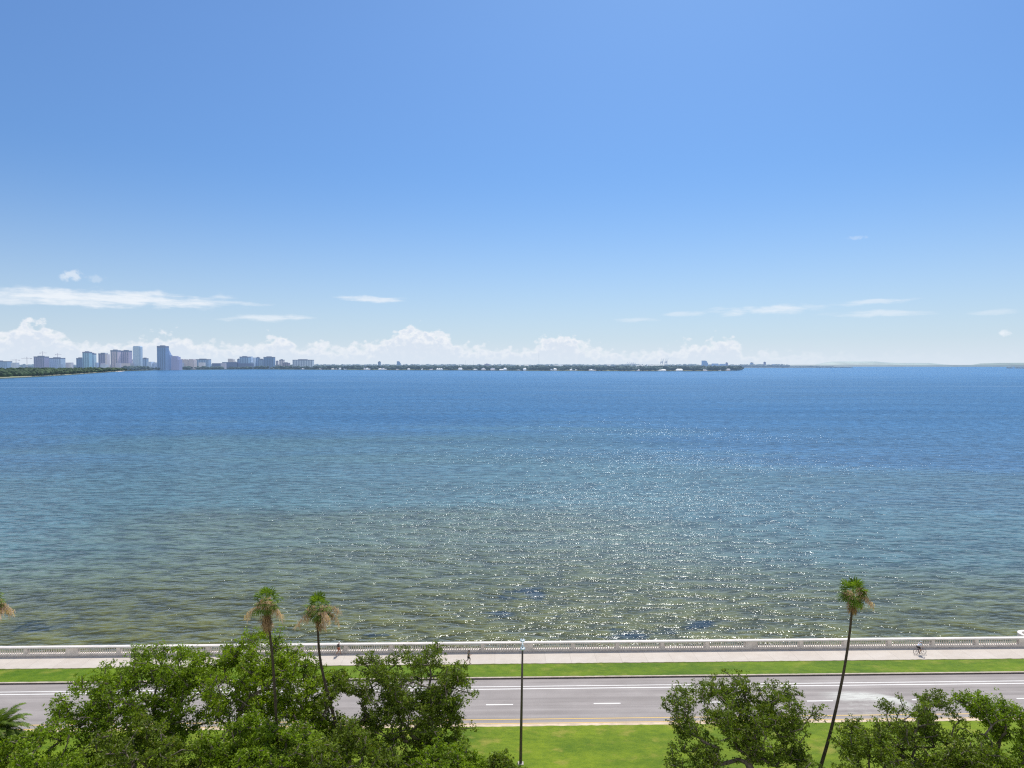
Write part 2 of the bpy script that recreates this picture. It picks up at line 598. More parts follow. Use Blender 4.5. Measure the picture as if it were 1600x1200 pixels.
lawn = grass_sheet('lawn', D_LAWN0, D_MED0, 0.145, m_lawn, 1600, 40, 0.02, 1)
tag(lawn, 'sunlit yellow green lawn of the median below the oaks', kind='structure')
verge = grass_sheet('grass_verge', D_VERGE0, D_VERGE1, 0.185, m_verge, 2200, 9, 0.012, 2)
tag(verge, 'narrow bright green grass strip between road and promenade', kind='structure')

# sub-base under everything on land
base = MB()
base.box(S0, S1, D_LAWN0 - 50, 94.05, -4.0, -0.42)
gb = shore(base.build('ground', mat_plain('earth', (0.16, 0.12, 0.08), 0.9, 0.2, 0.5)))
tag(gb, kind='structure')

# asphalt
m_road, nt, bs = new_mat('asphalt')
o = nt.obj()
s_, d_, z_ = nt.sep(o)
fine = nt.noise(o, 14, 4, 0.75)
streak = nt.noise(nt.map(o, (0.03, 1.3, 1)), 1.0, 4, 0.6)
blot = nt.noise(nt.map(o, (0.2, 0.4, 1)), 1.0, 4, 0.6)
f = nt.m('ADD', nt.m('ADD', nt.m('MULTIPLY', fine, 0.3), nt.m('MULTIPLY', streak, 0.5)), nt.m('MULTIPLY', blot, 0.35))
c = nt.mix(nt.ramp(f, 0.36, 0.78), (0.225, 0.205, 0.198), (0.360, 0.335, 0.325))
# darker wheel tracks in both lanes
for dc in (76.9, 78.3, 80.4, 82.0):
    t = nt.m('ABSOLUTE', nt.m('SUBTRACT', d_, dc))
    c = nt.mix(nt.m('MULTIPLY', nt.ramp(t, 0.0, 0.5, 1, 0), 0.20), c, (0.15, 0.137, 0.137))
# pale dusty smear sweeping off the lane
ps, pd = sd(on_ground(1335, 1085))
u = nt.m('SUBTRACT', s_, ps)
t = nt.m('SUBTRACT', d_, pd)
arc = nt.m('ADD', t, nt.m('MULTIPLY', nt.m('MULTIPLY', nt.m('MAXIMUM', nt.m('SUBTRACT', u, 1.0), 0.0), nt.m('MAXIMUM', nt.m('SUBTRACT', u, 1.0), 0.0)), 0.13))
arc = nt.m('ADD', arc, nt.m('MULTIPLY', nt.m('SUBTRACT', blot, 0.5), 1.2))
sm = nt.m('MULTIPLY', nt.ramp(nt.m('ABSOLUTE', nt.m('SUBTRACT', arc, -0.4)), 0.5, 1.5, 1, 0), nt.m('MULTIPLY', nt.ramp(u, -5.0, -0.5), nt.ramp(u, 4.0, 6.0, 1, 0)))
sm = nt.m('MULTIPLY', sm, nt.ramp(nt.noise(nt.map(o, (0.6, 4, 1)), 1.0, 5, 0.7), 0.3, 0.6, 0.35, 1))
c = nt.mix(nt.m('MULTIPLY', sm, 0.9), c, (0.58, 0.60, 0.56))
u2 = nt.m('DIVIDE', nt.m('SUBTRACT', u, 0.5), 5.5)
t2 = nt.m('DIVIDE', nt.m('SUBTRACT', t, -3.2), 3.2)
sm2 = nt.ramp(nt.m('ADD', nt.m('MULTIPLY', u2, u2), nt.m('MULTIPLY', t2, t2)), 0.2, 1.0, 1, 0)
sm2 = nt.m('MULTIPLY', sm2, nt.ramp(nt.noise(nt.map(o, (0.7, 2, 1), loc=(3, 0, 0)), 1.0, 5, 0.75), 0.42, 0.7, 0.0, 0.6))
c = nt.mix(sm2, c, (0.46, 0.46, 0.43))
nt.put(bs.inputs['Base Color'], c)
bs.inputs['Roughness'].default_value = 0.85
bs.inputs['Specular IOR Level'].default_value = 0.25
nt.put(bs.inputs['Normal'], nt.bump(fine, 0.25, 0.02))
road = sheet('road', D_ROAD0, D_ROAD1, 0.0, m_road)
tag(road, kind='structure')


def mat_paint(name, col, wear):
    m, nt, bs = new_mat(name)
    o = nt.obj()
    n = nt.noise(nt.map(o, (0.8, 5, 1)), 1.0, 5, 0.75)
    c = nt.mix(nt.ramp(n, 0.5, 0.75, 0, wear), col, (0.30, 0.28, 0.28))
    nt.put(bs.inputs['Base Color'], c)
    bs.inputs['Roughness'].default_value = 0.7
    return m


m_wpaint = mat_paint('white_road_paint', (0.80, 0.80, 0.78), 0.45)
m_ypaint = mat_paint('yellow_road_paint', (0.66, 0.44, 0.10), 0.4)


def strip(name, dc, wd, mat, s0=S0, s1=S1):
    mb = MB()
    mb.add([(s0, dc - wd / 2, 0.005), (s1, dc - wd / 2, 0.005), (s1, dc + wd / 2, 0.005), (s0, dc + wd / 2, 0.005)], [(0, 1, 2, 3)])
    return mb.build(name, mat, road)


tag(strip('bike_lane_line', 83.62, 0.14, m_wpaint), 'outer white bike lane line')
tag(strip('bike_lane_line', 82.98, 0.17, m_wpaint), 'inner white bike lane line')
tag(strip('edge_line', 75.80, 0.14, m_ypaint), 'outer yellow edge line')
tag(strip('edge_line', 74.92, 0.13, m_ypaint), 'inner yellow edge line by the kerb')
sdash = s_at(759.4, 79.2, 1100)
for k in range(-14, 15):
    sk = sdash + 12.19 * k
    strip('lane_dash', 79.15, 0.19, m_wpaint, sk, sk + 3.05)

# kerbs
m_kerb = mat_plain('kerb_concrete', (0.46, 0.40, 0.33), 0.85, 0.18, 1.5)
m_kerb_shade = mat_plain('painted_kerb_shade', (0.10, 0.085, 0.08), 0.9, 0.2, 1.5)
k1 = MB()
k1.bbox(S0, S1, D_ROAD1, D_VERGE0, -0.4, 0.18, 0.02)
k1 = shore(k1.build('kerb', m_kerb))
tag(k1, kind='structure')
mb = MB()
mb.box(S0, S1, D_ROAD1 - 0.012, D_ROAD1 - 0.002, 0.006, 0.15)  # thin dark strip painting the shade on the kerb's road side
mb.build('kerb_shade_strip', m_kerb_shade, k1)
k2 = MB()
k2.bbox(S0, S1, D_MED0, D_ROAD0, -0.4, 0.14, 0.02)
k2 = shore(k2.build('kerb', mat_plain('median_kerb_concrete', (0.60, 0.48, 0.36), 0.85, 0.2, 0.9)))
tag(k2, kind='structure')

# promenade pavement with saw-cut joints
m_walk, nt, bs = new_mat('promenade_concrete')
o = nt.obj()
s_, d_, z_ = nt.sep(o)
ang = nt.m('ADD', s_, nt.m('MULTIPLY', d_, 0.0))
j = nt.m('ABSOLUTE', nt.m('SUBTRACT', nt.m('FRACT', nt.m('DIVIDE', ang, 3.28)), 0.5))
joint = nt.ramp(j, 0.491, 0.498)
cell = nt.m('FLOOR', nt.m('DIVIDE', ang, 3.28))
wn = nt.node('ShaderNodeTexWhiteNoise', noise_dimensions='1D')
nt.put(wn.inputs['W'], cell)
blot = nt.noise(nt.map(o, (0.5, 0.7, 1)), 1.0, 5, 0.65)
f = nt.m('ADD', nt.m('MULTIPLY', wn.outputs[0], 0.12), nt.m('MULTIPLY', blot, 0.88))
c = nt.mix(nt.ramp(f, 0.2, 0.8), (0.450, 0.402, 0.352), (0.535, 0.490, 0.440))
c = nt.mix(nt.m('MULTIPLY', joint, 0.6), c, (0.20, 0.18, 0.16))
nt.put(bs.inputs['Base Color'], c)
bs.inputs['Roughness'].default_value = 0.85
nt.put(bs.inputs['Normal'], nt.bump(nt.noise(o, 10, 4, 0.7), 0.15, 0.02))
walk = sheet('sidewalk', D_VERGE1, D_WALL1 - 0.05, 0.15, m_walk)
tag(walk, kind='structure')
# dark soil edge where the turf meets the slab
mb = MB()
mb.box(S0, S1, D_VERGE1 - 0.13, D_VERGE1 - 0.004, -0.2, 0.195)
e = shore(mb.build('turf_edge', mat_plain('soil_edge', (0.10, 0.075, 0.035), 0.95, 0.4, 2.0)))
tag(e, kind='structure')

# seawall below the balustrade
sw = MB()
sw.box(S0, S1, 94.06, D_WALL1 + 0.15, -4, 0.10)
sw = shore(sw.build('seawall', mat_plain('seawall_concrete', (0.36, 0.33, 0.28), 0.9, 0.25, 0.6)))
tag(sw, 'weathered concrete seawall standing in the water under the balustrade', 'seawall')

# ------------------------------------------------------------------ balustrade
m_bal = mat_plain('white_cast_concrete', (0.66, 0.61, 0.57), 0.8, 0.14, 1.2, bump=0.1)
m_rail = mat_plain('white_rail_concrete', (0.66, 0.63, 0.60), 0.75, 0.10, 1.2)
bal = shore(empty('balustrade'))
tag(bal, 'long white concrete balustrade with turned balusters along the seawall', 'balustrade')
known = [(40, 0), (112, 1), (185, 0), (256, 0), (325, 0), (395, 0), (465, 1), (540, 0), (611, 0), (683, 0), (754, 0), (824, 1), (895, 0), (965, 0), (1035, 0), (1105, 0), (1174, 1), (1252, 0), (1321, 0),
         (1390, 0), (1458, 0), (1526, 0), (1601, 1)]
pill = [(s_at(x, D_WALL0, 1008), wd) for x, wd in known]
k = 0
while pill[0][0] > -126:
    k += 1
    pill.insert(0, (pill[0][0] - 6.0, 1 if k % 5 == 4 else 0))
k = 0
LOOK0 = pill[-1][0] + 0.75           # the rounded lookout opens here
LOOK1 = LOOK0 + 9.0
pill.append((LOOK1 + 0.75, 1))
while pill[-1][0] < 126:
    k += 1
    pill.append((pill[-1][0] + 6.0, 1 if k % 5 == 0 else 0))
ZB = 0.15
spans = [(pill[0][0] - 1, LOOK0), (LOOK1, pill[-1][0] + 1)]
for a_, b_ in spans:
    MB().bbox(a_, b_, D_WALL0 - 0.06, D_WALL1 + 0.02, ZB - 0.3, ZB + 0.24, 0.03).build('plinth', m_bal, bal)
    MB().bbox(a_, b_, D_WALL0 - 0.08, D_WALL1 + 0.05, ZB + 0.98, ZB + 1.15, 0.04).build('top_rail', m_rail, bal)
bprof = [(0.085, 0.24), (0.085, 0.30), (0.055, 0.33), (0.075, 0.42), (0.088, 0.50), (0.080, 0.58), (0.055, 0.70), (0.046, 0.82), (0.060, 0.88), (0.050, 0.91), (0.085, 0.94), (0.085, 0.98)]
bm_ = MB().lathe(bprof, (0, 0, 0), 10).mesh('baluster', m_bal, True)
rest = MB()
cands = []
for i, (s, wd) in enumerate(pill):
    hw = 0.78 if wd else 0.24
    MB().box(s - hw, s + hw, D_WALL0 - 0.03, D_WALL1 - 0.01, ZB + 0.242, ZB + 0.978).build('pillar', m_bal, bal)
    if i + 1 < len(pill):
        s2, w2 = pill[i + 1]
        if LOOK0 - 1 < (s + s2) / 2 < LOOK1 + 1 and s2 - s > 8:
            continue
        a_, b_ = s + hw, s2 - (0.78 if w2 else 0.24)
        n = max(3, round((b_ - a_) / 0.305))
        for j in range(n):
            cands.append(a_ + (j + 0.5) * (b_ - a_) / n)
# the hundred that show largest: nearest the camera and free of tree crowns
free = sorted([s for s in cands if -4.0 < s < 26.5], key=lambda s: abs(s))[:100]
fs_ = set(free)
for s in cands:
    if s in fs_:
        o = link('baluster', bm_, bal)
        o.location = (s, (D_WALL0 + D_WALL1) / 2, ZB)
    else:
        rest.lathe(bprof, (s, (D_WALL0 + D_WALL1) / 2, ZB), 8)
tag(rest.build('balusters', m_bal, bal, True), kind='stuff')

# rounded lookout
lk = shore(empty('lookout_parapet'))
tag(lk, 'white rounded lookout parapet bulging over the water at the end of the balustrade', 'parapet')
RR = 1.15
dm = (D_WALL0 + D_WALL1) / 2
path = [(LOOK0 + 0.05, dm + 0.05)]
cl_ = (LOOK0 - 0.15 + RR, dm + RR)
for k in range(0, 13):
    a = R(-100 - k * 170 / 12)
    path.append((cl_[0] + RR * math.cos(a), cl_[1] + RR * math.sin(a)))
path[0] = (path[1][0] + 0.25, path[1][1] - 0.02)
cr_ = (LOOK1 + 0.95 - RR, dm + RR)
for k in range(0, 13):
    a = R(90 - k * 170 / 12)
    path.append((cr_[0] + RR * math.cos(a), cr_[1] + RR * math.sin(a)))


def sweep(path, hw, z0, z1):
    vs, fs = [], []
    n = len(path)
    for i in range(n):
        a, b = Vector(path[max(i - 1, 0)]), Vector(path[min(i + 1, n - 1)])
        t = (b - a).normalized()
        nn = Vector((-t.y, t.x)) * hw
        p_ = Vector(path[i])
        for q_, z in ((p_ - nn, z0), (p_ + nn, z0), (p_ + nn, z1), (p_ - nn, z1)):
            vs.append((q_.x, q_.y, z))
    for i in range(n - 1):
        for k in range(4):
            fs.append((i * 4 + k, i * 4 + (k + 1) % 4, i * 4 + 4 + (k + 1) % 4, i * 4 + 4 + k))
    fs += [(3, 2, 1, 0), tuple((n - 1) * 4 + k for k in range(4))]
    return MB().add(vs, fs)


sweep(path, 0.26, ZB + 0.985, ZB + 1.155).build('top_rail', m_rail, lk)
sweep(path, 0.22, ZB - 1.2, ZB + 0.98).build('panel', m_bal, lk)
fl = MB()
fl.add([(x, y, ZB + 0.012) for x, y in path] + [(x, y, -2) for x, y in path], [tuple(range(len(path) - 1, -1, -1))] + [(i, i + 1, len(path) + i + 1, len(path) + i) for i in range(len(path) - 1)])
fl.build('floor', m_walk, lk)

# ------------------------------------------------------------------ lamp post
m_pole = mat_plain('bronze_painted_steel', (0.085, 0.072, 0.058), 0.45, 0.2, 2.0, metal=0.3)
m_head = mat_plain('pale_lamp_housing', (0.42, 0.52, 0.56), 0.35, 0.1, 6.0)
m_glass = mat_plain('lamp_lens', (0.65, 0.70, 0.72), 0.15, 0.05, 6.0)
lb = on_ground(813.5, 1194, 0.1)
lamp = empty('street_lamp', lb)
tag(lamp, 'tall dark tapered lamp post with two pale heads on the lawn by the road', 'street lamp')
top = at(816.5, 1010, lb.y) - lb
MB().tube([(0, 0, -0.2), (0, 0, 0.5), top * 0.5, top], [0.15, 0.145, 0.115, 0.085], 14).build('pole', m_pole, lamp, True)
MB().box(-0.27, 0.27, -0.27, 0.27, -0.1, 0.12).build('base_plate', mat_plain('concrete_footing', (0.45, 0.42, 0.38), 0.9), lamp)
hd = MB()
prof = [(0.02, -0.07), (0.16, -0.06), (0.23, 0.0), (0.20, 0.07), (0.10, 0.12), (0.02, 0.13)]
for sg in (-1, 1):
    MB().tube([top + Vector((0, 0, -0.1)), top + Vector((0, sg * 0.4, 0.12)), top + Vector((0, sg * 0.75, 0.16))], 0.045, 8).build('arm', m_head, lamp, True)
    c_ = top + Vector((0, sg * 1.0, 0.18))
    o = MB().lathe(prof, (0, 0, 0), 16).build('lamp_head', m_head, lamp, True)
    o.location = c_
    o.scale = (1.1, 1.7, 1.0)
    MB().lathe([(0.02, -0.10), (0.14, -0.095), (0.17, -0.055)], (0, 0, 0), 16).build('lens', m_glass, o, True)
    MB().lathe([(0.05, 0.10), (0.06, 0.17), (0.02, 0.19)], (0, 0, 0), 10).build('photocell', m_pole, o, True)
MB().tube([top + Vector((0, 0, -0.25)), top + Vector((0, 0, 0.16))], [0.11, 0.10], 12).build('collar', m_head, lamp, True)
# ------------------------------------------------------------------ foliage materials
def mat_leaf(name, dark, light, trans=0.32, seed=0.0):
    m, nt, bs = new_mat(name)
    g = nt.node('ShaderNodeNewGeometry')
    rnd = g.outputs['Random Per Island']
    cl = nt.noise(g.outputs['Position'], 0.9, 3, 0.65)
    f = nt.m('ADD', nt.m('MULTIPLY', rnd, 0.45), nt.m('MULTIPLY', nt.ramp(cl, 0.32, 0.68), 0.62))
    c = nt.mix(f, dark, light)
    # a few yellowed leaves
    c = nt.mix(nt.m('MULTIPLY', nt.m('GREATER_THAN', rnd, 0.965), 0.6), c, (0.20, 0.16, 0.04))
    nt.put(bs.inputs['Base Color'], c)
    bs.inputs['Roughness'].default_value = 0.55
    bs.inputs['Specular IOR Level'].default_value = 0.18
    tr = nt.node('ShaderNodeBsdfTranslucent')
    nt.put(tr.inputs['Color'], nt.mix(1.0, nt.vm('SCALE', c, 1.3), (1.0, 1.05, 0.35), 'MULTIPLY'))
    mx = nt.node('ShaderNodeMixShader')
    mx.inputs[0].default_value = trans
    nt.t.links.new(bs.outputs[0], mx.inputs[1])
    nt.t.links.new(tr.outputs[0], mx.inputs[2])
    nt.t.links.new(mx.outputs[0], nt.t.nodes['Material Output'].inputs['Surface'])
    return m


m_oak = mat_leaf('oak_leaf', (0.050, 0.088, 0.008), (0.255, 0.385, 0.018))
m_oak2 = mat_leaf('dark_oak_leaf', (0.040, 0.066, 0.010), (0.195, 0.275, 0.024))
m_oak3 = mat_leaf('fresh_oak_leaf', (0.058, 0.100, 0.008), (0.285, 0.415, 0.016))
m_bark = mat_plain('oak_bark', (0.14, 0.118, 0.098), 0.95, 0.4, 4.0, bump=0.4)
m_pbark = mat_plain('palm_bark', (0.062, 0.048, 0.036), 0.95, 0.35, 5.0, bump=0.4)
m_pgreen = mat_leaf('palm_frond', (0.040, 0.080, 0.010), (0.200, 0.300, 0.040), 0.35)
m_pdead = mat_leaf('dead_palm_frond', (0.13, 0.075, 0.040), (0.40, 0.26, 0.15), 0.2)
m_pseed = mat_leaf('palm_seed_stalk', (0.42, 0.28, 0.21), (0.85, 0.66, 0.55), 0.2)
m_date = mat_leaf('date_palm_frond', (0.030, 0.062, 0.006), (0.170, 0.260, 0.022), 0.28)


def leaf_quads(cent, nrm, size, aspect, rng):
    """rhombic leaf sprays: cent (n,3), nrm (n,3), size (n,)"""
    n = len(cent)
    t = rng.normal(size=(n, 3))
    t -= nrm * (t * nrm).sum(1, keepdims=True)
    t /= np.linalg.norm(t, axis=1, keepdims=True) + 1e-9
    b = np.cross(nrm, t)
    s = size[:, None]
    bend = nrm * s * rng.uniform(-0.25, 0.25, (n, 1))
    vs = np.stack([cent - t * s, cent + b * s * aspect + bend, cent + t * s, cent - b * s * aspect + bend], 1).reshape(-1, 3)
    fs = np.arange(4 * n).reshape(n, 4)
    return vs, fs


def oak(name_label, base, lobes, seed, mat, n_clump=260, per=150, leaf=0.105, clump_r=0.75, trunk_r=0.38, gap=0.0, group='oak trees on the lawn between the roads', lean=(0, 0)):
    """lobes: (px, py, Y, rx, rz) in photo pixels at depth Y"""
    rng = np.random.default_rng(seed)
    n_clump, per, clump_r, gap = int(n_clump * 1.6), int(per * 0.52), clump_r * 0.66, gap + 0.15
    LB = []
    for (px, py, Y, rx, rz) in lobes:
        c = at(px, py, Y)
        k = (Y + 1.0) / F
        LB.append((np.array(c), np.array([rx * k, rx * k * 0.95, rz * k * 0.98])))
    wts = np.array([r[0] * r[1] * r[2] for _, r in LB]) ** 0.75
    wts /= wts.sum()
    base = np.array(base, float)
    cl = []
    off = rng.uniform(0, 100, 3)
    from mathutils import noise as mn
    tries = 0
    while len(cl) < n_clump and tries < n_clump * 40:
        tries += 1
        c, r = LB[rng.choice(len(LB), p=wts)]
        d = rng.normal(size=3)
        d /= np.linalg.norm(d)
        rad = rng.uniform(0.2, 1.0) ** 0.45
        if rng.uniform() < 0.13 and d[2] > -0.3:
            rad = rng.uniform(1.0, 1.22)      # stray shoots break the outline
        p = c + d * r * rad
        if p[2] < base[2] + 1.6:
            continue
        if mn.noise(Vector((p + off) * 0.5)) < gap - 0.12:
            continue
        if any(np.linalg.norm((q - p) / (1, 1, 0.7)) < clump_r * 0.72 for q in cl):
            continue
        cl.append(p)
    cl = np.array(cl)
    # limbs: trunk, then every clump joins the nearest branch
    cen = cl.mean(0)
    toph = base[2] + (cen[2] - base[2]) * 0.42
    nodes = [base.copy()]
    par = [-1]
    steps = 5
    fork = np.array([base[0] * 0.75 + cen[0] * 0.25, base[1] * 0.75 + cen[1] * 0.25, toph])
    for k in range(1, steps + 1):
        nodes.append(base + (fork - base) * k / steps + rng.normal(0, 0.08, 3) * (k < steps))
        par.append(len(nodes) - 2)
    first = len(nodes) - 2
    order = np.argsort(np.linalg.norm(cl - fork, axis=1))
    for ci in order:
        p = cl[ci]
        arr = np.array(nodes[first:])
        v = p - arr
        dist = np.linalg.norm(v, axis=1)
        up = v[:, 2] / (dist + 1e-6)
        # prefer to branch outward from nodes lying closer to the fork
        out = np.linalg.norm(arr - fork, axis=1)
        cost = dist * (1.0 + 0.35 * np.maximum(0, -up)) + 0.10 * out
        j = int(np.argmin(cost)) + first
        a = nodes[j]
        L = np.linalg.norm(p - a)
        n = max(1, int(L / 0.75))
        last = j
        sag = rng.normal(0, 0.12, 3) * L
        for k in range(1, n + 1):
            t = k / n
            q_ = a + (p - a) * t + sag * math.sin(math.pi * t) * 0.6 + rng.normal(0, 0.05, 3)
            nodes.append(q_)
            par.append(last)
            last = len(nodes) - 1
    N = len(nodes)
    wgt = np.zeros(N)
    has = np.zeros(N, bool)
    for i in range(N - 1, 0, -1):
        if not has[i]:
            wgt[i] += 1
        wgt[par[i]] += wgt[i]
        has[par[i]] = True
    rad = 0.018 + (trunk_r - 0.018) * (wgt / wgt[0]) ** 0.52
    rad[0] *= 1.5
    mb = MB()
    kids = {}
    for i in range(1, N):
        kids.setdefault(par[i], []).append(i)
    stack = [(0, None)]
    while stack:
        i, pre = stack.pop()
        ch = [] if pre is None else [pre]
        ch.append(i)
        while i in kids and kids[i]:
            ks = sorted(kids[i], key=lambda k: -wgt[k])
            for o_ in ks[1:]:
                stack.append((o_, i))
            i = ks[0]
            ch.append(i)
        if len(ch) > 1:
            rr = [rad[c_] for c_ in ch]
            if pre is not None:
                rr[0] = min(rr[0], rr[1] * 1.25)
            mb.tube([nodes[c_] for c_ in ch], rr, 7 if rr[0] > 0.1 else 5)
    root = empty('oak_tree', Vector(base))
    for v_ in range(len(mb.v)):
        x, y, z = mb.v[v_]
        mb.v[v_] = (x - base[0], y - base[1], z - base[2])
    mb.build('trunk', m_bark, root, True)
    # leaves
    n = per * len(cl)
    ci = np.repeat(np.arange(len(cl)), per)
    subs = rng.normal(0, 1, (len(cl), 7, 3)) * np.array([0.55, 0.55, 0.38]) * clump_r
    sub = rng.integers(0, 7, n)
    dl = rng.normal(0, 1, (n, 3)) * np.array([0.27, 0.27, 0.17]) * clump_r
    cent = cl[ci] + subs[ci, sub] + dl
    outd = dl / (np.linalg.norm(dl, axis=1, keepdims=True) + 1e-6)
    nrm = rng.normal(0, 1, (n, 3)) * 0.85 + outd * 0.6 + np.array([0, 0, 0.5])
    nrm /= np.linalg.norm(nrm, axis=1, keepdims=True)
    vs, fs = leaf_quads(cent - base, nrm, leaf * rng.uniform(0.6, 1.35, n), 0.55, rng)
    link('crown', np_mesh('crown', vs, fs, mat), root)
    tag(root, name_label, 'tree', group)
    return root


def gp(px, py):
    return on_ground(px, py, 0.08)


OAKS = [
    # spreading oak at the left
    ('broad oak with feathery crown reaching over the road, first oak from the date palm', gp(205, 1225), [(205, 1075, 66, 80, 48), (130, 1105, 65, 52, 38), (255, 1050, 67.5, 62, 40), (305, 1085, 66, 52, 48), (215, 1140, 64.5, 95, 36)], 11, m_oak, 430, 135, 0.105, 0.80, 0.40, 0.02),
    ('tallest bright green oak standing behind the shaggy palm trunk', gp(395, 1230), [(400, 1030, 67, 62, 42), (375, 1075, 65, 72, 48), (455, 1070, 66, 55, 52), (330, 1050, 66, 40, 36), (430, 1130, 65, 75, 40)], 12, m_oak3, 430, 130, 0.105, 0.80, 0.42, 0.04),
    ('thin loose oak beside the leaning second palm trunk', gp(545, 1225), [(530, 1100, 66, 48, 50), (572, 1040, 69, 24, 17), (512, 1062, 67, 30, 24), (560, 1150, 65, 55, 36)], 13, m_oak2, 190, 125, 0.10, 0.72, 0.28, 0.05),
    ('dark round oak standing just left of the lamp post with open gaps', gp(650, 1222), [(655, 1060, 66.5, 72, 44), (700, 1085, 66, 44, 46), (600, 1085, 66, 48, 42), (655, 1125, 65.5, 85, 40), (705, 1140, 65, 34, 28), (630, 1165, 65, 60, 26)], 14, m_oak2, 470, 120, 0.10, 0.74, 0.40, 0.0),
    ('lone umbrella shaped oak between lamp post and curved palm', gp(1172, 1232), [(1155, 1108, 66, 88, 36), (1165, 1125, 66, 60, 30), (1080, 1114, 66, 46, 32), (1228, 1112, 66, 46, 36), (1165, 1086, 67, 50, 16), (1120, 1150, 65, 58, 32), (1235, 1158, 65, 40, 36), (1170, 1150, 65, 62, 28), (1080, 1190, 63, 40, 20), (1140, 1190, 63.5, 40, 22), (1225, 1195, 63.5, 44, 20)], 26, m_oak2, 460, 125, 0.10, 0.74, 0.40, -0.03),
    ('shady oak with pointed shoots to the right of the curved palm', gp(1440, 1250), [(1420, 1120, 64, 42, 36), (1460, 1115, 64.5, 36, 32), (1370, 1165, 63, 62, 34), (1450, 1165, 63, 75, 38), (1400, 1195, 61, 90, 30), (1500, 1195, 61, 60, 40)], 16, m_oak2, 380, 125, 0.10, 0.74, 0.38, 0.02),
    ('oak with one long branch thrown toward the road by the frame edge', gp(1585, 1255), [(1565, 1118, 64, 50, 22), (1520, 1098, 65, 26, 17), (1600, 1145, 63, 46, 32), (1570, 1180, 62, 46, 38), (1625, 1165, 63, 40, 40), (1540, 1205, 61, 50, 30)], 17, m_oak, 280, 125, 0.10, 0.72, 0.36, 0.0),
    # nearer row at the foot of the picture
    ('bushy oak low beside the date palm', gp(80, 1330), [(70, 1178, 57.5, 70, 34), (10, 1205, 57, 50, 30), (130, 1200, 57, 60, 34)], 18, m_oak, 185, 150, 0.10, 0.74, 0.35, 0.04),
    ('low dense oak in front of the broad feathery oak', gp(235, 1330), [(225, 1165, 58.5, 74, 34), (295, 1195, 57, 55, 34), (165, 1200, 57, 50, 30)], 19, m_oak2, 190, 150, 0.10, 0.74, 0.35, 0.04),
    ('low dense oak in front of the tallest oak', gp(400, 1330), [(372, 1155, 58.5, 56, 34), (432, 1172, 58, 62, 36), (350, 1200, 57, 50, 30)], 20, m_oak, 180, 150, 0.10, 0.74, 0.35, 0.05),
    ('dark oak filling the gap in front of the thin loose oak', gp(525, 1320), [(518, 1172, 58.5, 56, 38), (575, 1195, 58, 44, 30), (470, 1195, 58, 40, 28)], 21, m_oak2, 170, 150, 0.10, 0.72, 0.32, 0.0),
    ('small oak top poking up in front of the dark round oak', gp(715, 1330), [(695, 1198, 58, 44, 26), (735, 1208, 58, 36, 22), (655, 1212, 58, 30, 20)], 22, m_oak, 130, 150, 0.10, 0.70, 0.28, -0.05),
    ('young oak top at the foot of the lamp post', gp(782, 1330), [(778, 1205, 58, 26, 22), (800, 1212, 58, 22, 16)], 23, m_oak2, 60, 150, 0.10, 0.66, 0.2, -0.1),
]
for a_ in OAKS:
    oak(*a_)

# ------------------------------------------------------------------ palms
def fan_frond(vs, fs, base, dirv, petiole, rad, droop, rng, segs=13):
    """a costapalmate fan: petiole then pleated segments with drooping tips"""
    d = Vector(dirv).normalized()
    side = d.cross(Vector((0, 0, 1)))
    side = side.normalized() if side.length > 1e-3 else Vector((1, 0, 0))
    up = side.cross(d).normalized()
    b = Vector(base)
    hub = b + d * petiole + Vector((0, 0, -1)) * droop * petiole * 0.25
    o = len(vs)
    w = 0.022
    vs += [tuple(b - side * w), tuple(b + side * w), tuple(hub + side * w), tuple(hub - side * w)]
    fs.append((o, o + 1, o + 2, o + 3))
    for k in range(segs):
        a = (k / (segs - 1) - 0.5) * R(200) + rng.uniform(-0.05, 0.05)
        dd = (d * math.cos(a) + side * math.sin(a))
        L = rad * (1.0 - 0.25 * abs(a) / R(100)) * rng.uniform(0.85, 1.1)
        pleat = up * (0.05 if k % 2 else -0.02)
        m1 = hub + dd * L * 0.55 + pleat + Vector((0, 0, -1)) * droop * L * 0.12
        tp = hub + dd * L * (1.0 - 0.35 * droop) + Vector((0, 0, -1)) * droop * L * 0.62
        nn = (-d * math.sin(a) + side * math.cos(a)) * (rad * 0.065)
        o = len(vs)
        vs += [tuple(hub), tuple(m1 - nn), tuple(m1 + nn), tuple(tp)]
        fs.append((o, o + 1, o + 3, o + 2))


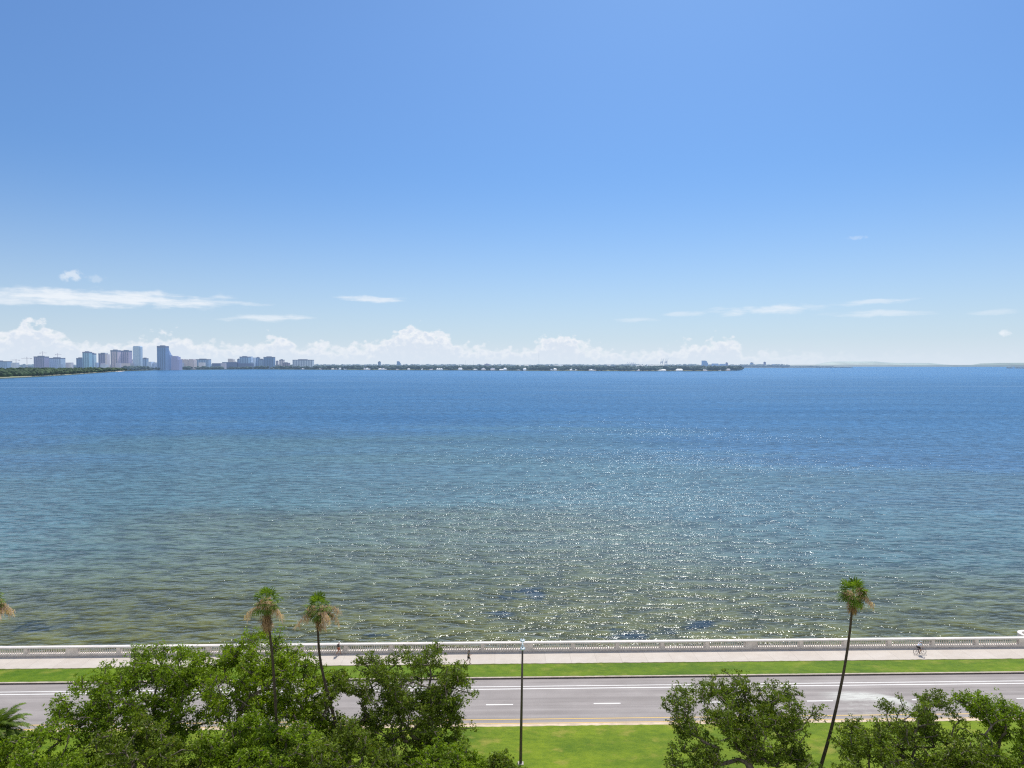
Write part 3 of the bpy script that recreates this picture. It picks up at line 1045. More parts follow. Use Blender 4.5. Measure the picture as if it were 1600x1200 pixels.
def washingtonia(label, trunk_px, Y, seed, r0, r1, crown_r=1.0, skirt=1.0, seeds=((-1, 0.3), (1, -0.1)), tufts=(), n_green=26):
    rng = np.random.default_rng(seed)
    g = at(*trunk_px[0], Y)
    pts = [at(x, y, Y) for x, y in trunk_px]
    z0 = 0.08
    t0 = pts[0] + (pts[0] - pts[1]) * ((pts[0].z - z0) / max(0.1, (pts[1].z - pts[0].z)))
    base = Vector((t0.x, t0.y, z0))
    pts = [base] + pts
    # smooth the line
    fine = []
    for i in range(len(pts) - 1):
        p0, p1, p2, p3 = pts[max(i - 1, 0)], pts[i], pts[i + 1], pts[min(i + 2, len(pts) - 1)]
        for k in range(5):
            t = k / 5
            fine.append(0.5 * ((2 * p1) + (p2 - p0) * t + (2 * p0 - 5 * p1 + 4 * p2 - p3) * t * t + (3 * p1 - p0 - 3 * p2 + p3) * t ** 3))
    fine.append(pts[-1])
    loc = [q_ - base for q_ in fine]
    n = len(loc)
    root = empty('fan_palm', base)
    tag(root, label, 'palm', 'tall fan palms along the road')
    r0, r1 = r0 * 0.78, r1 * 0.75
    rr = [r0 + (r1 - r0) * (i / (n - 1)) ** 0.7 + (0.12 if i == 0 else 0) for i in range(n)]
    MB().tube(loc, rr, 9).build('trunk', m_pbark, root, True)
    top = loc[-1]
    # green crown
    vs, fs = [], []
    for k in range(n_green):
        a = k * 2.399963 + rng.uniform(-0.2, 0.2)
        e = R(78) - (k / n_green) ** 0.8 * R(105) + rng.uniform(-0.2, 0.2)
        d = (math.cos(a) * math.cos(e), math.sin(a) * math.cos(e), math.sin(e))
        fan_frond(vs, fs, top + Vector((0, 0, 0.1 + 0.35 * (1 - k / n_green))), d, 0.72 * crown_r * rng.uniform(0.8, 1.15), 0.90 * crown_r * rng.uniform(0.75, 1.2), 0.15 + 0.55 * k / n_green, rng)
    MB().add(vs, fs).build('crown', m_pgreen, root)
    # hanging dead fronds
    vs, fs = [], []
    for k in range(int(20 * skirt)):
        a = rng.uniform(0, 2 * math.pi)
        e = R(rng.uniform(-86, -50) if k % 3 else rng.uniform(-50, -15))
        z = rng.uniform(-0.9 * skirt, 0.15)
        d = (math.cos(a) * math.cos(e), math.sin(a) * math.cos(e), math.sin(e))
        fan_frond(vs, fs, top + Vector((0, 0, z)), d, 0.5 * rng.uniform(0.6, 1.2), 0.62 * crown_r * rng.uniform(0.7, 1.1), 0.7, rng, 9)
    MB().add(vs, fs).build('dead_fronds', m_pdead, root)
    # a few loose strips further down the trunk
    vs, fs = [], []
    for (fr_, ln) in tufts:
        q_ = loc[int((n - 1) * fr_)]
        for k in range(14):
            a = rng.uniform(0, 2 * math.pi)
            d = Vector((math.cos(a) * 0.35, math.sin(a) * 0.35, -1)).normalized()
            fan_frond(vs, fs, q_ + Vector((0, 0, rng.uniform(-ln, ln))), d, 0.15, 0.45, 0.8, rng, 5)
    if vs:
        MB().add(vs, fs).build('old_leaf_bases', m_pdead, root)
    # drooping pale flower stalks
    vs, fs = [], []
    st = MB()
    for (ax, ay) in seeds:
        for k in range(3):
            d = Vector((ax * rng.uniform(0.3, 1.15), ay + rng.uniform(-0.9, 0.6), rng.uniform(0.2, 1.25)))
            L = rng.uniform(1.0, 2.0) * crown_r
            line = []
            for j in range(9):
                t = j / 8
                line.append(top + d * L * t * 0.8 + Vector((0, 0, -1)) * (t ** 2.2) * L * 0.75)
            st.tube(line, 0.014, 4)
            for j in range(3, 9):
                for m_ in range(20):
                    q_ = line[j] + Vector(rng.normal(0, 0.11, 3))
                    ln = rng.uniform(0.18, 0.5)
                    w_ = rng.uniform(0.02, 0.04)
                    a = rng.uniform(0, math.pi)
                    sx_ = Vector((math.cos(a), math.sin(a), 0)) * w_
                    dn = Vector((rng.normal(0, 0.35), rng.normal(0, 0.35), -1)) * ln
                    o = len(vs)
                    vs += [tuple(q_ - sx_), tuple(q_ + sx_), tuple(q_ + sx_ * 0.6 + dn), tuple(q_ - sx_ * 0.6 + dn)]
                    fs.append((o, o + 1, o + 2, o + 3))
    st.add(vs, fs)
    st.build('flower_stalks', m_pseed, root)
    return root


washingtonia('fan palm with long shaggy brown skirt, thin trunk rising in front of the tallest oak', [(434, 1165), (430, 1095), (426, 1030), (421, 985), (417, 945)], 60.5, 31, 0.17, 0.13, 1.02, 1.5, ((-1, 0.0), (1, -0.2), (0.15, 0.9)), ((0.93, 0.5), (0.86, 0.5)), 24)
washingtonia('fan palm with wide pale flower sprays beside the walker, thin trunk leaning', [(519, 1110), (508, 1068), (500, 1028), (497, 990), (497, 955)], 64.5, 32, 0.20, 0.13, 1.06, 1.1, ((1, 0.1), (1.1, -0.6), (-1, -0.2)), ((0.93, 0.35),), 25)
washingtonia('fan palm with long curved bare trunk standing alone', [(1284, 1192), (1296, 1150), (1309, 1095), (1320, 1040), (1328, 985), (1333, 932)], 66.0, 33, 0.25, 0.13, 1.16, 0.9, ((-1, 0.1), (0.8, -0.5)), (), 30)
washingtonia('fan palm cut by the frame edge showing only brown flower sprays', [(-22, 1190), (-21, 1120), (-20, 1050), (-19, 945)], 66.5, 34, 0.25, 0.14, 1.15, 1.2, ((1.3, 0.0), (1.35, -0.4), (1.2, 0.4), (1.3, 0.1)), (), 26)


def date_palm(label, px, py, Y, seed):
    rng = np.random.default_rng(seed)
    c = at(px, py, Y)
    base = Vector((c.x - 0.2, c.y, 0.08))
    root = empty('date_palm', base)
    tag(root, label, 'palm')
    top = c - base
    MB().tube([(0, 0, 0), top * 0.5 + Vector((0.1, 0, 0)), top], [0.42, 0.34, 0.36], 10).build('trunk', m_pbark, root, True)
    vs, fs = [], []
    for k in range(60):
        a = k * 2.399963
        e0 = R(82 - 88 * (k / 60) ** 0.85)
        L = rng.uniform(2.5, 3.3)
        d = Vector((math.cos(a), math.sin(a), 0))
        line = []
        p_ = top.copy()
        e = e0
        for j in range(13):
            line.append(p_.copy())
            p_ = p_ + (d * math.cos(e) + Vector((0, 0, 1)) * math.sin(e)) * L / 12
            e -= R(7.5) * (0.6 + j / 12)
        sd_ = d.cross(Vector((0, 0, 1)))
        for j in range(12):
            t = (line[j + 1] - line[j]).normalized()
            up = sd_.cross(t)
            w_ = 0.03 * (1 - j / 14)
            o = len(vs)
            vs += [tuple(line[j] - sd_ * w_), tuple(line[j] + sd_ * w_), tuple(line[j + 1] + sd_ * w_), tuple(line[j + 1] - sd_ * w_)]
            fs.append((o, o + 1, o + 2, o + 3))
            if j < 2:
                continue
            ll = 0.52 * math.sin(math.pi * min(0.97, (j + 1.5) / 13.5)) ** 0.7
            for h_ in (0.0, 0.2, 0.4, 0.6, 0.8):
                for sg in (-1, 1):
                    b_ = line[j].lerp(line[j + 1], h_)
                    tip = b_ + (sd_ * sg * 0.8 + t * 0.62 - up * 0.12 + Vector(rng.normal(0, 0.08, 3))).normalized() * ll
                    o = len(vs)
                    wv = t * 0.045
                    vs += [tuple(b_ - wv), tuple(b_ + wv), tuple(tip + wv * 0.3), tuple(tip - wv * 0.3)]
                    fs.append((o, o + 1, o + 2, o + 3))
    MB().add(vs, fs).build('crown', m_date, root)


date_palm('feathery date palm with arching fronds cut by the frame edge', -6, 1146, 60, 41)

# ------------------------------------------------------------------ people
def skin_mesh(name, verts, edges, radii, mat, levels=2, root=0):
    me = bpy.data.meshes.new(name)
    me.from_pydata(verts, edges, [])
    o = bpy.data.objects.new(name, me)
    COL.objects.link(o)
    o.modifiers.new('skin', 'SKIN')
    sv = me.skin_vertices[0].data
    for i, r in enumerate(radii):
        sv[i].radius = (r, r) if not isinstance(r, tuple) else r
        sv[i].use_root = False
    # one root per connected piece
    adj = {i: [] for i in range(len(verts))}
    for a, b in edges:
        adj[a].append(b)
        adj[b].append(a)
    seen = set()
    order = [root] + list(range(len(verts)))
    for i in order:
        if i in seen:
            continue
        sv[i].use_root = True
        st = [i]
        while st:
            k = st.pop()
            if k in seen:
                continue
            seen.add(k)
            st.extend(adj[k])
    sub = o.modifiers.new('sub', 'SUBSURF')
    sub.levels = sub.render_levels = levels
    dg = bpy.context.evaluated_depsgraph_get()
    out = bpy.data.meshes.new_from_object(o.evaluated_get(dg))
    out.name = name
    bpy.data.objects.remove(o)
    bpy.data.meshes.remove(me)
    out.materials.clear()
    out.materials.append(mat)
    for p_ in out.polygons:
        p_.use_smooth = True
    return out


m_skin = mat_plain('skin', (0.42, 0.24, 0.16), 0.5, 0.08, 8.0)


class Chain:
    def __init__(self):
        self.v, self.e, self.r = [], [], []

    def add(self, p, r, link_=None):
        self.v.append(tuple(p))
        self.r.append(r)
        if link_ is not None:
            self.e.append((link_, len(self.v) - 1))
        return len(self.v) - 1

    def line(self, pts, start=None):
        last = start
        for p, r in pts:
            last = self.add(p, r, last)
        return last


def person(label, loc, rz, J, outfit):
    """J: joint positions, local x forward, y left, z up"""
    root = empty('person', loc, rz)
    tag(root, label, 'person')
    V = {k: Vector(v) for k, v in J.items()}
    c = Chain()
    pel = c.add(V['pelvis'], 0.125)
    sp = c.add(V['pelvis'].lerp(V['chest'], 0.5), 0.115, pel)
    ch = c.add(V['chest'], 0.135, sp)
    nk = c.add(V['neck'], 0.055, ch)
    hb = c.add(V['head'] - Vector((0, 0, 0.06)), 0.072, nk)
    hm = c.add(V['head'] + Vector((0.005, 0, 0.02)), 0.088, hb)
    c.add(V['head'] + Vector((0, 0, 0.09)), 0.075, hm)
    for sg, s_ in ((1, 'l'), (-1, 'r')):
        sh = c.add(V['sh_' + s_], 0.062, ch)
        elb = c.add(V['el_' + s_], 0.043, c.add(V['sh_' + s_].lerp(V['el_' + s_], 0.5), 0.05, sh))
        wr = c.add(V['wr_' + s_], 0.03, c.add(V['el_' + s_].lerp(V['wr_' + s_], 0.4), 0.042, elb))
        d = (V['wr_' + s_] - V['el_' + s_]).normalized()
        pal = c.add(V['wr_' + s_] + d * 0.07, 0.034, wr)
        hp = c.add(V['pelvis'] + Vector((0, 0.09 * sg, -0.06)), 0.095, pel)
        kn = c.add(V['kn_' + s_], 0.06, c.add((V['pelvis'] + Vector((0, 0.09 * sg, -0.06))).lerp(V['kn_' + s_], 0.5), 0.08, hp))
        an = c.add(V['an_' + s_], 0.042, c.add(V['kn_' + s_].lerp(V['an_' + s_], 0.35), 0.06, kn))
        c.add(V['toe_' + s_], 0.036, an)
        # four curled fingers and a thumb, rooted inside the palm
        side = d.cross(Vector((0, 0, 1)))
        side = side.normalized() if side.length > 0.05 else Vector((0, 1, 0))
        cur = side.cross(d)
        for k, ln in enumerate((0.075, 0.085, 0.08, 0.062)):
            b_ = V['wr_' + s_] + d * 0.09 + side * (k - 1.5) * 0.019
            c.line([(b_, 0.0095), (b_ + d * ln * 0.45 - cur * 0.008, 0.0088), (b_ + d * ln * 0.75 - cur * 0.03, 0.008), (b_ + d * ln * 0.8 - cur * 0.055, 0.007)])
        b_ = V['wr_' + s_] + d * 0.04 + side * 0.02
        c.line([(b_, 0.011), (b_ + d * 0.03 + side * 0.028 - cur * 0.01, 0.0105), (b_ + d * 0.055 + side * 0.03 - cur * 0.03, 0.009)])
    # nose and ears
    c.line([(V['head'] + Vector((0.07, 0, 0.015)), 0.016), (V['head'] + Vector((0.108, 0, -0.005)), 0.012)])
    for sg in (-1, 1):
        c.line([(V['head'] + Vector((0.0, 0.075 * sg, 0.01)), 0.014), (V['head'] + Vector((-0.012, 0.097 * sg, 0.015)), 0.018)])
    link('body', skin_mesh('body', c.v, c.e, c.r, m_skin), root)
    # face marks
    for sg in (-1, 1):
        e_ = MB().lathe([(0.002, -0.010), (0.010, 0), (0.002, 0.010)], (0, 0, 0), 8).build('eye', outfit['dark'], root, True)
        e_.location = V['head'] + Vector((0.083, 0.033 * sg, 0.025))
    mth = MB().box(-0.008, 0.008, -0.024, 0.024, -0.005, 0.005).build('mouth', outfit['lip'], root)
    mth.location = V['head'] + Vector((0.083, 0, -0.045))
    # clothes
    c = Chain()
    p0 = c.add(V['pelvis'] + Vector((0, 0, 0.02)), 0.143)
    s0_ = c.add(V['pelvis'].lerp(V['chest'], 0.5), 0.138, p0)
    s1_ = c.add(V['chest'], 0.157, s0_)
    c.add(V['neck'] - Vector((0, 0, 0.03)), 0.075, s1_)
    for s_ in 'lr':
        k1_ = c.add(V['sh_' + s_], 0.078, s1_)
        fr_ = outfit.get('sleeve', 0.7)
        if fr_ <= 1:
            c.add(V['sh_' + s_].lerp(V['el_' + s_], fr_), 0.062, k1_)
        else:
            k2_ = c.add(V['el_' + s_], 0.056, k1_)
            c.add(V['el_' + s_].lerp(V['wr_' + s_], fr_ - 1), 0.044, k2_)
    link('shirt', skin_mesh('shirt', c.v, c.e, c.r, outfit['shirt']), root)
    c = Chain()
    p0 = c.add(V['pelvis'], 0.146)
    for sg, s_ in ((1, 'l'), (-1, 'r')):
        hip = V['pelvis'] + Vector((0, 0.09 * sg, -0.06))
        k1_ = c.add(hip, 0.112, p0)
        fr_ = outfit.get('leg', 0.7)
        if fr_ <= 1:
            c.add(hip.lerp(V['kn_' + s_], fr_), 0.095, k1_)
        else:
            k2_ = c.add(V['kn_' + s_], 0.072, k1_)
            c.add(V['kn_' + s_].lerp(V['an_' + s_], fr_ - 1), 0.055, k2_)
    link('shorts' if outfit.get('leg', 0.7) <= 1 else 'trousers', skin_mesh('shorts', c.v, c.e, c.r, outfit['pants']), root)
    for s_ in 'lr':
        a_, t_ = V['an_' + s_], V['toe_' + s_]
        ft = (t_ - a_)
        heel = a_ - ft * 0.25 + Vector((0, 0, -0.035))
        c = Chain()
        c.line([(heel, 0.042), (a_ + ft * 0.35 + Vector((0, 0, -0.03)), 0.048), (t_ + Vector((0, 0, 0.0)), 0.043), (t_ + ft * 0.25, 0.03)])
        link('shoe', skin_mesh('shoe', c.v, c.e, c.r, outfit['shoe'], 1), root)
    hd_ = V['head']
    if outfit['hat'] == 'hair':
        o = MB().lathe([(0.096, -0.02), (0.106, 0.04), (0.096, 0.10), (0.06, 0.145), (0.01, 0.158)], (0, 0, 0), 16).build('hair', outfit['hatmat'], root, True)
        o.location = hd_ + Vector((-0.02, 0, 0.0))
        c = Chain()
        c.line([(hd_ + Vector((-0.09, 0, 0.06)), 0.035), (hd_ + Vector((-0.15, 0, 0.02)), 0.04), (hd_ + Vector((-0.17, 0, -0.10)), 0.02)])
        link('ponytail', skin_mesh('ponytail', c.v, c.e, c.r, outfit['hatmat'], 1), root)
    else:
        o = MB().lathe([(0.105, 0.045), (0.107, 0.08), (0.09, 0.135), (0.05, 0.165), (0.01, 0.175)], (0, 0, 0), 16).build(outfit['hat'], outfit['hatmat'], root, True)
        o.location = hd_
        if outfit['hat'] == 'cap':
            b_ = MB().add([(0.085, -0.075, 0.05), (0.085, 0.075, 0.05), (0.19, 0.05, 0.035), (0.205, 0, 0.033), (0.19, -0.05, 0.035),
                           (0.085, -0.075, 0.062), (0.085, 0.075, 0.062), (0.19, 0.05, 0.045), (0.205, 0, 0.043), (0.19, -0.05, 0.045)],
                          [(4, 3, 2, 1, 0), (5, 6, 7, 8, 9), (0, 1, 6, 5), (1, 2, 7, 6), (2, 3, 8, 7), (3, 4, 9, 8), (4, 0, 5, 9)])
            b_.build('brim', outfit['hatmat'], o)
        else:
            for k in range(-1, 2):
                v_ = MB().tube([(0.098, 0.035 * k, 0.09), (0.03, 0.042 * k, 0.172), (-0.05, 0.038 * k, 0.166), (-0.1, 0.03 * k, 0.09)], 0.008, 6)
                v_.build('vent_rib', outfit['dark'], o, True)
    return root


m_dark = mat_plain('dark_cloth', (0.035, 0.035, 0.045), 0.8, 0.2, 20)
m_lip = mat_plain('lips', (0.30, 0.10, 0.09), 0.5, 0.1)
m_navy = mat_plain('charcoal_shirt', (0.060, 0.060, 0.075), 0.85, 0.2, 12)
m_tee = mat_plain('grey_green_top', (0.14, 0.17, 0.16), 0.85, 0.2, 12)
m_lblue = mat_plain('pale_blue_shirt', (0.68, 0.76, 0.95), 0.85, 0.12, 12)
m_rust = mat_plain('rust_shorts', (0.32, 0.10, 0.06), 0.85, 0.15, 12)
m_whitec = mat_plain('white_cap_cloth', (0.78, 0.78, 0.74), 0.8, 0.05, 12)
m_hair = mat_plain('brown_hair', (0.05, 0.032, 0.02), 0.6, 0.3, 20)
m_shoe = mat_plain('grey_shoe', (0.30, 0.30, 0.32), 0.7, 0.2, 12)
m_lsky = mat_plain('pale_helmet', (0.70, 0.80, 0.88), 0.3, 0.05, 12)

ZW = 0.15
J1 = dict(pelvis=(0, 0, 0.96), chest=(0.04, 0, 1.34), neck=(0.06, 0, 1.50), head=(0.09, 0, 1.63),
          sh_l=(0.03, 0.19, 1.41), el_l=(-0.24, 0.27, 1.24), wr_l=(-0.10, 0.22, 1.02), sh_r=(0.05, -0.19, 1.41), el_r=(-0.18, -0.30, 1.20), wr_r=(0.06, -0.26, 1.10),
          kn_l=(0.20, 0.09, 0.55), an_l=(0.24, 0.09, 0.11), toe_l=(0.42, 0.09, 0.045), kn_r=(0.02, -0.09, 0.52), an_r=(-0.28, -0.09, 0.22), toe_r=(-0.16, -0.09, 0.05))
l1 = on_ground(529, 1023.3, ZW)
person('walker in a white cap and dark top beside the balustrade', (l1.x, l1.y, ZW), YAW, J1,
       dict(shirt=m_navy, pants=m_rust, shoe=m_shoe, hat='cap', hatmat=m_whitec, dark=m_dark, lip=m_lip, sleeve=1.5, leg=0.75))
J2 = dict(pelvis=(0, 0, 0.97), chest=(0.05, 0, 1.35), neck=(0.07, 0, 1.51), head=(0.10, 0, 1.64),
          sh_l=(0.05, 0.19, 1.42), el_l=(-0.16, 0.24, 1.20), wr_l=(0.06, 0.18, 1.12), sh_r=(0.06, -0.19, 1.42), el_r=(0.10, -0.25, 1.15), wr_r=(0.30, -0.16, 1.24),
          kn_l=(0.22, 0.09, 0.60), an_l=(0.14, 0.09, 0.12), toe_l=(0.32, 0.09, 0.045), kn_r=(-0.08, -0.09, 0.55), an_r=(-0.42, -0.09, 0.33), toe_r=(-0.44, -0.09, 0.14))
l2 = on_ground(732, 1037.3, ZW)
person('jogger in grey running in mid stride at the grass edge of the promenade', (l2.x, l2.y, ZW), YAW, J2,
       dict(shirt=m_tee, pants=m_dark, shoe=m_shoe, hat='hair', hatmat=m_hair, dark=m_dark, lip=m_lip, sleeve=0.6, leg=1.2))

# cyclist and bicycle
lc = on_ground(1437, 1022.2, ZW)
bike = empty('bicycle', (lc.x, lc.y, ZW), YAW)
tag(bike, 'dark bicycle with thin wheels ridden along the promenade', 'bicycle')
m_tyre = mat_plain('tyre_rubber', (0.05, 0.045, 0.045), 0.8, 0.2, 20)
m_frame = mat_plain('dark_red_frame', (0.09, 0.03, 0.03), 0.35, 0.1, 10, metal=0.3)
m_steel = mat_plain('steel', (0.45, 0.45, 0.47), 0.3, 0.1, 10, metal=0.9)
WR = 0.345
for x in (-0.52, 0.52):
    ring = [(x + WR * math.cos(2 * math.pi * k / 32), 0, WR + WR * math.sin(2 * math.pi * k / 32)) for k in range(33)]
    wh = MB().tube(ring, 0.022, 8, cap=False).build('wheel', m_tyre, bike, True)
    ring2 = [(x + (WR - 0.03) * math.cos(2 * math.pi * k / 32), 0, WR + (WR - 0.03) * math.sin(2 * math.pi * k / 32)) for k in range(33)]
    MB().tube(ring2, 0.011, 6, cap=False).build('rim', m_steel, wh, True)
    sp_ = MB()
    for k in range(18):
        a = 2 * math.pi * k / 18
        sp_.tube([(x, 0, WR), (x + (WR - 0.03) * math.cos(a), 0, WR + (WR - 0.03) * math.sin(a))], 0.003, 4)
    sp_.build('spokes', m_steel, wh)
    MB().tube([(x, -0.05, WR), (x, 0.05, WR)], 0.03, 8).build('hub', m_steel, wh, True)
fr_ = MB()
bb, st, hh, hl = (-0.08, 0, 0.29), (-0.22, 0, 0.80), (0.36, 0, 0.86), (0.40, 0, 0.70)
for a, b, r in ((bb, st, 0.018), (st, hh, 0.018), (bb, hl, 0.02), (hh, hl, 0.022), (hl, (0.46, 0.05, WR + 0.06), 0.014), (hl, (0.46, -0.05, WR + 0.06), 0.014),
                ((0.46, 0.05, WR + 0.06), (0.52, 0.05, WR), 0.013), ((0.46, -0.05, WR + 0.06), (0.52, -0.05, WR), 0.013),
                (bb, (-0.52, 0.05, WR), 0.012), (bb, (-0.52, -0.05, WR), 0.012), (st, (-0.52, 0.05, WR), 0.011), (st, (-0.52, -0.05, WR), 0.011)):
    fr_.tube([a, b], r, 8)
fr_.build('frame', m_frame, bike, True)
MB().tube([st, (-0.25, 0, 0.93)], 0.014, 8).build('seat_post', m_steel, bike, True)
MB().add([(-0.38, -0.08, 0.93), (-0.38, 0.08, 0.93), (-0.25, 0.05, 0.94), (-0.10, 0.02, 0.94), (-0.10, -0.02, 0.94), (-0.25, -0.05, 0.94),
          (-0.38, -0.07, 0.98), (-0.38, 0.07, 0.98), (-0.25, 0.045, 0.975), (-0.10, 0.016, 0.965), (-0.10, -0.016, 0.965), (-0.25, -0.045, 0.975)],
         [(5, 4, 3, 2, 1, 0), (6, 7, 8, 9, 10, 11)] + [(k, (k + 1) % 6, 6 + (k + 1) % 6, 6 + k) for k in range(6)]).build('saddle', m_dark, bike)
MB().tube([hh, (0.35, 0, 0.98)], 0.014, 8).tube([(0.30, -0.27, 1.0), (0.37, -0.12, 0.99), (0.37, 0.12, 0.99), (0.30, 0.27, 1.0)], 0.013, 8).build('handlebar', m_steel, bike, True)
MB().tube([(-0.08, -0.07, 0.29), (-0.08, 0.07, 0.29)], 0.085, 16).build('chainring', m_steel, bike, True)
for sg, dz_ in ((1, 0.17), (-1, -0.17)):
    cr = MB().tube([(-0.08, 0.08 * sg, 0.29), (-0.08, 0.09 * sg, 0.29 + dz_)], 0.012, 6).build('crank', m_steel, bike, True)
    MB().box(-0.13, -0.03, 0.095 * sg - 0.045 + 0.04 * sg, 0.095 * sg + 0.045 + 0.04 * sg, 0.29 + dz_ - 0.012, 0.29 + dz_ + 0.012).build('pedal', m_dark, cr)
J3 = dict(pelvis=(-0.25, 0, 1.06), chest=(0.0, 0, 1.36), neck=(0.09, 0, 1.49), head=(0.15, 0, 1.60),
          sh_l=(0.03, 0.19, 1.41), el_l=(0.20, 0.26, 1.20), wr_l=(0.27, 0.25, 1.07), sh_r=(0.03, -0.19, 1.41), el_r=(0.20, -0.26, 1.20), wr_r=(0.27, -0.25, 1.07),
          kn_l=(0.16, 0.11, 0.88), an_l=(-0.10, 0.12, 0.56), toe_l=(0.05, 0.12, 0.50), kn_r=(0.10, -0.11, 0.66), an_r=(-0.12, -0.12, 0.24), toe_r=(0.03, -0.12, 0.17))
person('cyclist in a pale blue shirt and light helmet on the dark bicycle', (lc.x, lc.y, ZW), YAW, J3,
       dict(shirt=m_lblue, pants=m_dark, shoe=m_dark, hat='helmet', hatmat=m_lsky, dark=m_dark, lip=m_lip, sleeve=0.8, leg=0.9))

# ------------------------------------------------------------------ far shore
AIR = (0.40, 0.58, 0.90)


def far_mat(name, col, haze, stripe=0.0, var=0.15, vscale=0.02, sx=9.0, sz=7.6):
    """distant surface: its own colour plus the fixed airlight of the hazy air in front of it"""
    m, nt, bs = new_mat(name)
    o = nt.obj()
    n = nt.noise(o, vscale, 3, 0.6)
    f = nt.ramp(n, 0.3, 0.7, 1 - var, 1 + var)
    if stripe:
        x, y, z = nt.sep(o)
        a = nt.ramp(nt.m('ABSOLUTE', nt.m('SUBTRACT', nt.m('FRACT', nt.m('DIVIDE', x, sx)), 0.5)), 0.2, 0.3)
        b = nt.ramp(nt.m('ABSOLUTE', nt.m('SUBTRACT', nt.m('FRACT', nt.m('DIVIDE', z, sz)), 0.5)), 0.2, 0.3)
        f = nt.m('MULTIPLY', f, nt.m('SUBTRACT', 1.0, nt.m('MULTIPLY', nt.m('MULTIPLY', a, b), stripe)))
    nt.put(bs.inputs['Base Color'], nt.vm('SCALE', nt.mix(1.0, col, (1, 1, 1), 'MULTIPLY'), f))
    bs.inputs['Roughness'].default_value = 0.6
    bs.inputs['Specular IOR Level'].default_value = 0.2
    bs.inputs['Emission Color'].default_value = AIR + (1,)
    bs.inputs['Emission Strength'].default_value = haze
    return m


def Yw(py):
    t = (py - 568) / F
    return (t - math.sqrt(max(0, t * t - 2 * 39.8 / REARTH))) * REARTH


def xw(px, Y):
    return ray(px, 570).x / ray(px, 570).y * Y


def gz(x, y):
    return zc(x, y) + 0.8


shore_pts = [(-420, 612), (-200, 603), (-60, 596), (0, 592), (60, 589), (110, 586), (150, 583), (185, 580.4), (215, 579.2), (240, 578.6), (303, 577.6), (400, 577), (480, 577.5), (600, 578.3), (700, 578.6), (850, 579.4),
             (1000, 580), (1100, 580), (1148, 579.4), (1158, 578)]


def shore_Y(px):
    for (a, ya), (b, yb) in zip(shore_pts, shore_pts[1:]):
        if a <= px <= b:
            return Yw(ya + (yb - ya) * (px - a) / (b - a))
    return Yw(shore_pts[0][1] if px < 0 else 578)


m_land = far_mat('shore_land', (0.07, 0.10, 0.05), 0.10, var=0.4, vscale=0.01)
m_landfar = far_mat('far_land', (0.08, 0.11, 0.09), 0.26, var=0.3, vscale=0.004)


def land(name, front, back, mat):
    vs, fs = [], []
    n = len(front)
    for (x, y) in front:
        vs += [(x, y, zc(x, y) - 2), (x, y, gz(x, y))]
    for (x, y) in back:
        vs.append((x, y, gz(x, y)))
    for i in range(n - 1):
        fs += [(2 * i, 2 * i + 2, 2 * i + 3, 2 * i + 1), (2 * i + 1, 2 * i + 3, 2 * n + i + 1, 2 * n + i)]
    o = MB().add(vs, fs).build(name, mat)
    tag(o, kind='structure')
    return o


dense = []
for (a, b) in zip(shore_pts, shore_pts[1:]):
    n = 4
    for k in range(n):
        dense.append(a[0] + (b[0] - a[0]) * k / n)
dense.append(1158)
fr, bk = [], []
for px in dense:
    Y = shore_Y(px)
    fr.append((xw(px, Y), Y))
    Yb = 9000 if px < 1000 else Y + 20 + (9000 - Y) * max(0.0, (1150 - px) / 150) ** 1.5
    bk.append((xw(px, Yb), Yb))
land('shore_land', fr, bk, m_land)
far_pts = [(990, 575.0), (1060, 574.8), (1160, 574.6), (1230, 574.5), (1290, 574.3), (1332, 574.2)]
land('far_point_land', [(xw(p_, Yw(y)), Yw(y)) for p_, y in far_pts], [(xw(p_, Yw(y) + 300 + 9 * (1332 - p_)), Yw(y) + 300 + 9 * (1332 - p_)) for p_, y in far_pts], m_landfar)
rp = [(1572, 575.0), (1600, 575.6), (1680, 576.2), (1800, 577)]
land('far_spit_land', [(xw(p_, Yw(y)), Yw(y)) for p_, y in rp], [(xw(p_, Yw(y) + 40 + 4 * (p_ - 1572)), Yw(y) + 40 + 4 * (p_ - 1572)) for p_, y in rp], m_landfar)
hp = [(1100, 15000), (1300, 15000), (1500, 15000), (1700, 15000), (1900, 15000)]
land('horizon_land', [(xw(a, b), b) for a, b in hp], [(xw(a, b + 4000), b + 4000) for a, b in hp], far_mat('horizon_land', (0.08, 0.12, 0.13), 0.28))

# sandy beach and mown grass on the near left shore
m_sand = far_mat('beach_sand', (0.52, 0.44, 0.33), 0.06, var=0.12, vscale=0.02)
fr, bk = [], []
bpx = [-300, -200, -60, 0, 40, 80, 110, 130, 150, 165, 180, 195]
for i, px in enumerate(bpx):
    Y = shore_Y(px)
    wdt = 66 * (1 - 0.1 * (i / 11)) * (1.0 if i < 9 else (12 - i) / 4) + (10 if i % 2 else 0)
    fr.append((xw(px, Y - 1), Y - 1))
    bk.append((xw(px, Y + wdt), Y + wdt))
o = MB().add([(x, y, zc(x, y) - 1.6) for x, y in fr] + [(x, y, gz(x, y) + 0.5) for x, y in bk], [(i, i + 1, len(fr) + i + 1, len(fr) + i) for i in range(len(fr) - 1)]).build('beach', m_sand)
tag(o, kind='structure')
m_pk = far_mat('park_grass', (0.16, 0.24, 0.05), 0.05, var=0.3, vscale=0.02)
fr2, bk2 = [], []
for px, wd_ in [(-300, 120), (-60, 110), (0, 90), (30, 60), (50, 30), (64, 6)]:
    Y = shore_Y(px) + 70
    fr2.append((xw(px, Y), Y))
    bk2.append((xw(px, Y + wd_), Y + wd_))
